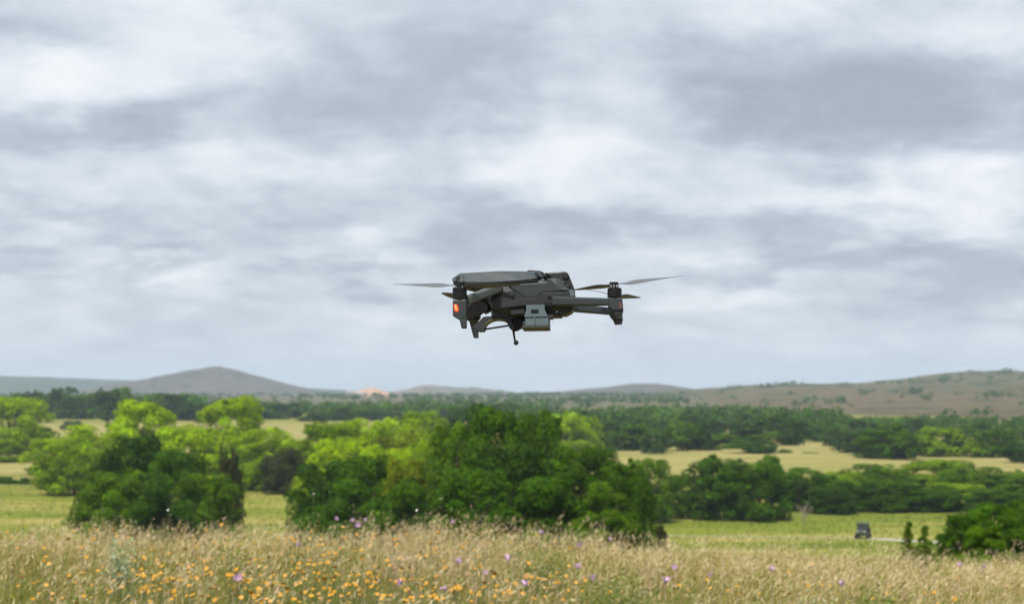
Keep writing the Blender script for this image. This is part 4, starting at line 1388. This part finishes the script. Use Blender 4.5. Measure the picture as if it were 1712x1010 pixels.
def flower(u, row, head_h, heads, disc_me, name, label, group, scale=1.0, cat='flower', d=None):
    if d is None:
        d = 11.0
        for _ in range(6):
            x = (u - 856) / F * d
            d = max(7.0, (CAMZ - gz(x, min(d, 17.0)) - head_h) * F / (row - HOR))
        d = min(d, 16.6)
    x = (u - 856) / F * d
    g = gz(x, d)
    z = elev(row, d)
    h = max(.12, z - g)
    root = empty(name, (x, d, g))
    st_ = link(bpy.data.objects.new('stem', fr.choice(STEMS)), root); st_.location = (0, 0, h); st_.scale = (1, 1, h)
    hd = link(bpy.data.objects.new('petals', fr.choice(heads)), root); hd.location = (0, 0, h)
    hd.rotation_euler = (fr.uniform(.1, 1.0), fr.uniform(-.5, .5), fr.uniform(0, 6.28)); hd.scale = (scale,) * 3
    di = link(bpy.data.objects.new('disc', disc_me), root); di.location = (0, 0, h); di.rotation_euler = hd.rotation_euler; di.scale = (scale,) * 3
    tag(root, label, cat, group)
    return root


clusters = [(60, 955, 70, 25), (240, 960, 60, 30), (285, 975, 50, 22), (340, 920, 90, 30), (400, 960, 80, 35), (470, 985, 70, 18), (540, 955, 90, 30), (600, 975, 80, 25),
            (640, 950, 90, 25), (660, 900, 90, 10), (700, 985, 90, 18), (140, 895, 60, 14), (800, 990, 90, 16), (940, 985, 90, 18), (1230, 985, 80, 15), (1450, 990, 60, 15), (30, 890, 60, 10), (520, 905, 90, 20),
            (860, 935, 120, 30), (1130, 940, 120, 30), (1600, 980, 90, 18)]
wts = [12, 14, 12, 10, 16, 16, 16, 16, 16, 14, 14, 9, 9, 9, 7, 5, 5, 10, 4, 3, 3]
for i in range(300):
    cu, cv, su, sv = fr.choices(clusters, wts)[0]
    if fr.random() < .16: u, v = fr.uniform(0, 1050), fr.uniform(890, 1008)
    else: u, v = fr.gauss(cu, su * .6), fr.gauss(cv, sv * .7)
    v = min(1012, max(876 if u < 700 else 880 + (u - 700) * .07, v))
    u = min(1712, max(0, u))
    flower(u, v, fr.uniform(.34, .47), YH, DM_Y, 'yellow_flower', 'small orange-yellow daisy-like flower on a thin stem in the meadow', 'yellow flowers in the meadow', fr.uniform(.5, .85))

def more_flowers():
    """the rest of the yellow flowers, too many to pick apart"""
    r = random.Random(33)
    bm = bmesh.new()
    src = [[[tuple(m_.vertices[i].co) for i in p.vertices] for p in m_.polygons] for m_ in YH]
    for i in range(380):
        cu, cv, su, sv = r.choices(clusters, wts)[0]
        u, v = (r.uniform(0, 1000), r.uniform(890, 1005)) if r.random() < .25 else (r.gauss(cu, su), r.gauss(cv, sv))
        v = min(1010, max(880 + max(0, u - 700) * .07, v))
        d = 11.0
        hh = r.uniform(.30, .42)
        for _ in range(6):
            x = (u - 856) / F * d
            d = max(7.0, (CAMZ - gz(x, min(d, 17.0)) - hh) * F / (v - HOR))
        d = min(d, 16.6); x = (u - 856) / F * d; g0 = gz(x, d)
        M = Matrix.Translation((x, d, max(g0 + .12, elev(v, d)))) @ Matrix.Rotation(r.uniform(.1, 1.0), 4, 'X') @ Matrix.Rotation(r.uniform(0, 6), 4, 'Z') @ Matrix.Scale(r.uniform(.4, .7), 4)
        for f in r.choice(src): bm.faces.new([bm.verts.new(M @ Vector(c)) for c in f])
        t = M.translation
        a = [bm.verts.new((t.x + .0016 * math.cos(k * 2.094), t.y + .0016 * math.sin(k * 2.094), t.z - .002)) for k in range(3)]
        c = [bm.verts.new((t.x + .03 + .002 * math.cos(k * 2.094), t.y + .002 * math.sin(k * 2.094), g0 - .01)) for k in range(3)]
        for k in range(3):
            f = bm.faces.new((a[k], a[(k + 1) % 3], c[(k + 1) % 3], c[k])); f.material_index = 1
    me = bpy.data.meshes.new('yellow_blossom'); bm.to_mesh(me); bm.free()
    me.materials.append(PETAL); me.materials.append(STEM)
    tag(link(bpy.data.objects.new('yellow_blossom', me)), 'scattered smaller orange-yellow blossom deep in the meadow grass', 'flowers', kind='stuff')


more_flowers()
for (u, v) in [(562, 868), (592, 872), (600, 879), (612, 871), (755, 874), (850, 935), (766, 941), (812, 958), (880, 978), (968, 914), (1128, 949), (1110, 972), (965, 948), (1405, 978), (745, 985), (670, 976), (400, 968),
               (905, 892), (1290, 952), (1185, 962), (1020, 902), (990, 968), (500, 912), (1640, 948), (1600, 945)]:
    flower(u, v, .48, PH, DM_P, 'lilac_flower', 'pale lilac tufted flower standing in the meadow grass', 'lilac flowers in the meadow', fr.uniform(.8, 1.3))
for (u, v, lb) in [(698, 853, 'white flower head on tall stem in front of the middle thicket'), (526, 826, 'white flower head on tall stem in front of the low dark clump'), (284, 853, 'white flower head on tall stem before the left clump'),
                   (797, 882, 'creamy white flower head under the middle thicket')]:
    flower(u, v, .6, WH, DM_Y, 'white_flower', lb, None, .42, d=13.5)


# leafy clumps and grass tussocks standing out of the meadow
def clump(name, u, d, top_row, w_px, n, pal, label, leafy=.6, cat='plant', width=(.004, .008), spread=1.0):
    r = np.random.default_rng(int(u * 7 + d))
    x0 = (u - 856) / F * d
    w = w_px / F * d
    H = elev(top_row, d) - gz(x0, d)
    x = x0 + r.normal(size=n) * w * .16; y = d + r.normal(size=n) * w * .16
    h = H * r.uniform(.55, 1.0, n)
    out = np.stack([(x - x0), (y - d)], 1) * 1.6 * spread + r.normal(size=(n, 2)) * w * .12 * spread
    V, Q, Tt, C, tip = blades(r, x, y, h, out, r.uniform(*width, n), tones(r, n, pal) * .8, tones(r, n, pal))
    P = [(V, Q, Tt, C)]
    me = np_mesh('stalks', *merge(P)); 
    root = empty(name, (0, 0, 0))
    base = np.array([x0, d, gz(x0, d)])
    root.location = base
    me.transform(Matrix.Translation(-Vector(base)))
    me.materials.append(GRASS)
    link(bpy.data.objects.new('stalks', me), root)
    if leafy > 0:
        k = int(n * 7 * leafy)
        i = r.integers(0, n, k); t = r.uniform(.2, 1.0, k)
        c = np.stack([x[i] + out[i, 0] * t ** 1.8, y[i] + out[i, 1] * t ** 1.8, ground_z(x[i], y[i]) + h[i] * (t - .12 * t * t)], 1) - base + r.normal(size=(k, 3)) * .008
        a = r.normal(size=(k, 3)); a[:, 2] += .5; a /= np.linalg.norm(a, axis=1)[:, None]
        s = np.cross(a, r.normal(size=(k, 3))); s /= np.linalg.norm(s, axis=1)[:, None]
        ln = r.uniform(.010, .024, k)[:, None]
        VV = np.stack([c, c + a * ln + s * ln * .3, c + a * ln * 2, c + a * ln - s * ln * .3], 1).reshape(-1, 3)
        me = np_mesh('leaves', VV, [np.arange(k)[:, None] * 4 + np.array([[0, 1, 2, 3]])], np.repeat(tones(r, k, pal), 4, 0))
        me.materials.append(GRASS)
        link(bpy.data.objects.new('leaves', me), root)
    tag(root, label, cat)


SAGE = [(.36, .43, .28), (.40, .46, .31), (.32, .38, .22)]
FORB = [(.14, .20, .045), (.18, .24, .06), (.22, .24, .08)]
PLUME = [(.50, .36, .28), (.46, .34, .24), (.55, .42, .32)]
clump('sage_plant', 206, 12.6, 876, 46, 110, SAGE, 'grey-green bushy sage plant standing among orange flowers at left', 1.0, spread=.35)
clump('leafy_plant', 395, 13.0, 866, 60, 60, FORB, 'tall pale green leafy weed at the meadow edge below the left clump', .8, spread=.6)
clump('leafy_plant', 905, 14.0, 888, 110, 120, FORB, 'green leafy plant on the crest below the middle thicket', 1.0, spread=.6)
clump('leafy_plant', 1045, 11.6, 925, 130, 160, FORB, 'wide dark green leafy plant right of the lilac flowers', 1.0, spread=.6)
clump('leafy_plant', 1470, 11.4, 938, 110, 130, FORB, 'green leafy plant below the utility vehicle', 1.0, spread=.6)
clump('leafy_plant', 145, 11.0, 955, 80, 80, FORB, 'bright green leafy plant among orange flowers at lower left', 1.0, spread=.7)
clump('sage_plant', 1360, 10.4, 968, 120, 130, SAGE, 'grey-green low plant at the bottom right of centre', 1.0, spread=.6)
clump('plume_grass', 672, 13.6, 846, 90, 150, PLUME, 'pinkish feathery grass tuft rising on the crest below the flowering bush', 0, 'grass tuft', (.002, .0045), 1.0)
clump('plume_grass', 798, 13.2, 854, 110, 150, PLUME, 'pinkish feathery grass tuft on the crest before the middle thicket', 0, 'grass tuft', (.002, .0045), 1.0)
clump('plume_grass', 1085, 14.0, 880, 60, 90, PLUME, 'pinkish feathery grass tuft at the right end of the middle thicket', 0, 'grass tuft', (.002, .0045), 1.0)
clump('leafy_plant', 500, 13.4, 836, 60, 26, FORB, 'thin tall green weed in front of the low dark clump', .5, spread=.5)

# ------------------------------------------------------------------ haze over the valley
def build_haze():
    bm = bmesh.new()
    x0, x1, y0, y1, z0, z1 = -6000, 6000, -40, 7400, -60, 70
    V = [bm.verts.new(p) for p in ((x0, y0, z0), (x1, y0, z0), (x1, y1, z0), (x0, y1, z0), (x0, y0, z1), (x1, y0, z1), (x1, y1, z1), (x0, y1, z1))]
    for f in ((3, 2, 1, 0), (4, 5, 6, 7), (0, 1, 5, 4), (1, 2, 6, 5), (2, 3, 7, 6), (3, 0, 4, 7)): bm.faces.new([V[i] for i in f])
    me = bpy.data.meshes.new('haze'); bm.to_mesh(me); bm.free()
    m = bpy.data.materials.new('haze_air'); m.use_nodes = True
    m.node_tree.nodes.clear()
    b = NB(m.node_tree)
    out = b.n('ShaderNodeOutputMaterial')
    v = b.n('ShaderNodeVolumePrincipled')
    v.inputs['Color'].default_value = (.70, .84, 1.0, 1)
    v.inputs['Density'].default_value = 1.25e-4
    b.link(v.outputs[0], out.inputs['Volume'])
    me.materials.append(m)
    o = link(bpy.data.objects.new('haze', me))
    tag(o, 'thin bluish haze over the valley', 'haze', kind='stuff')


build_haze()
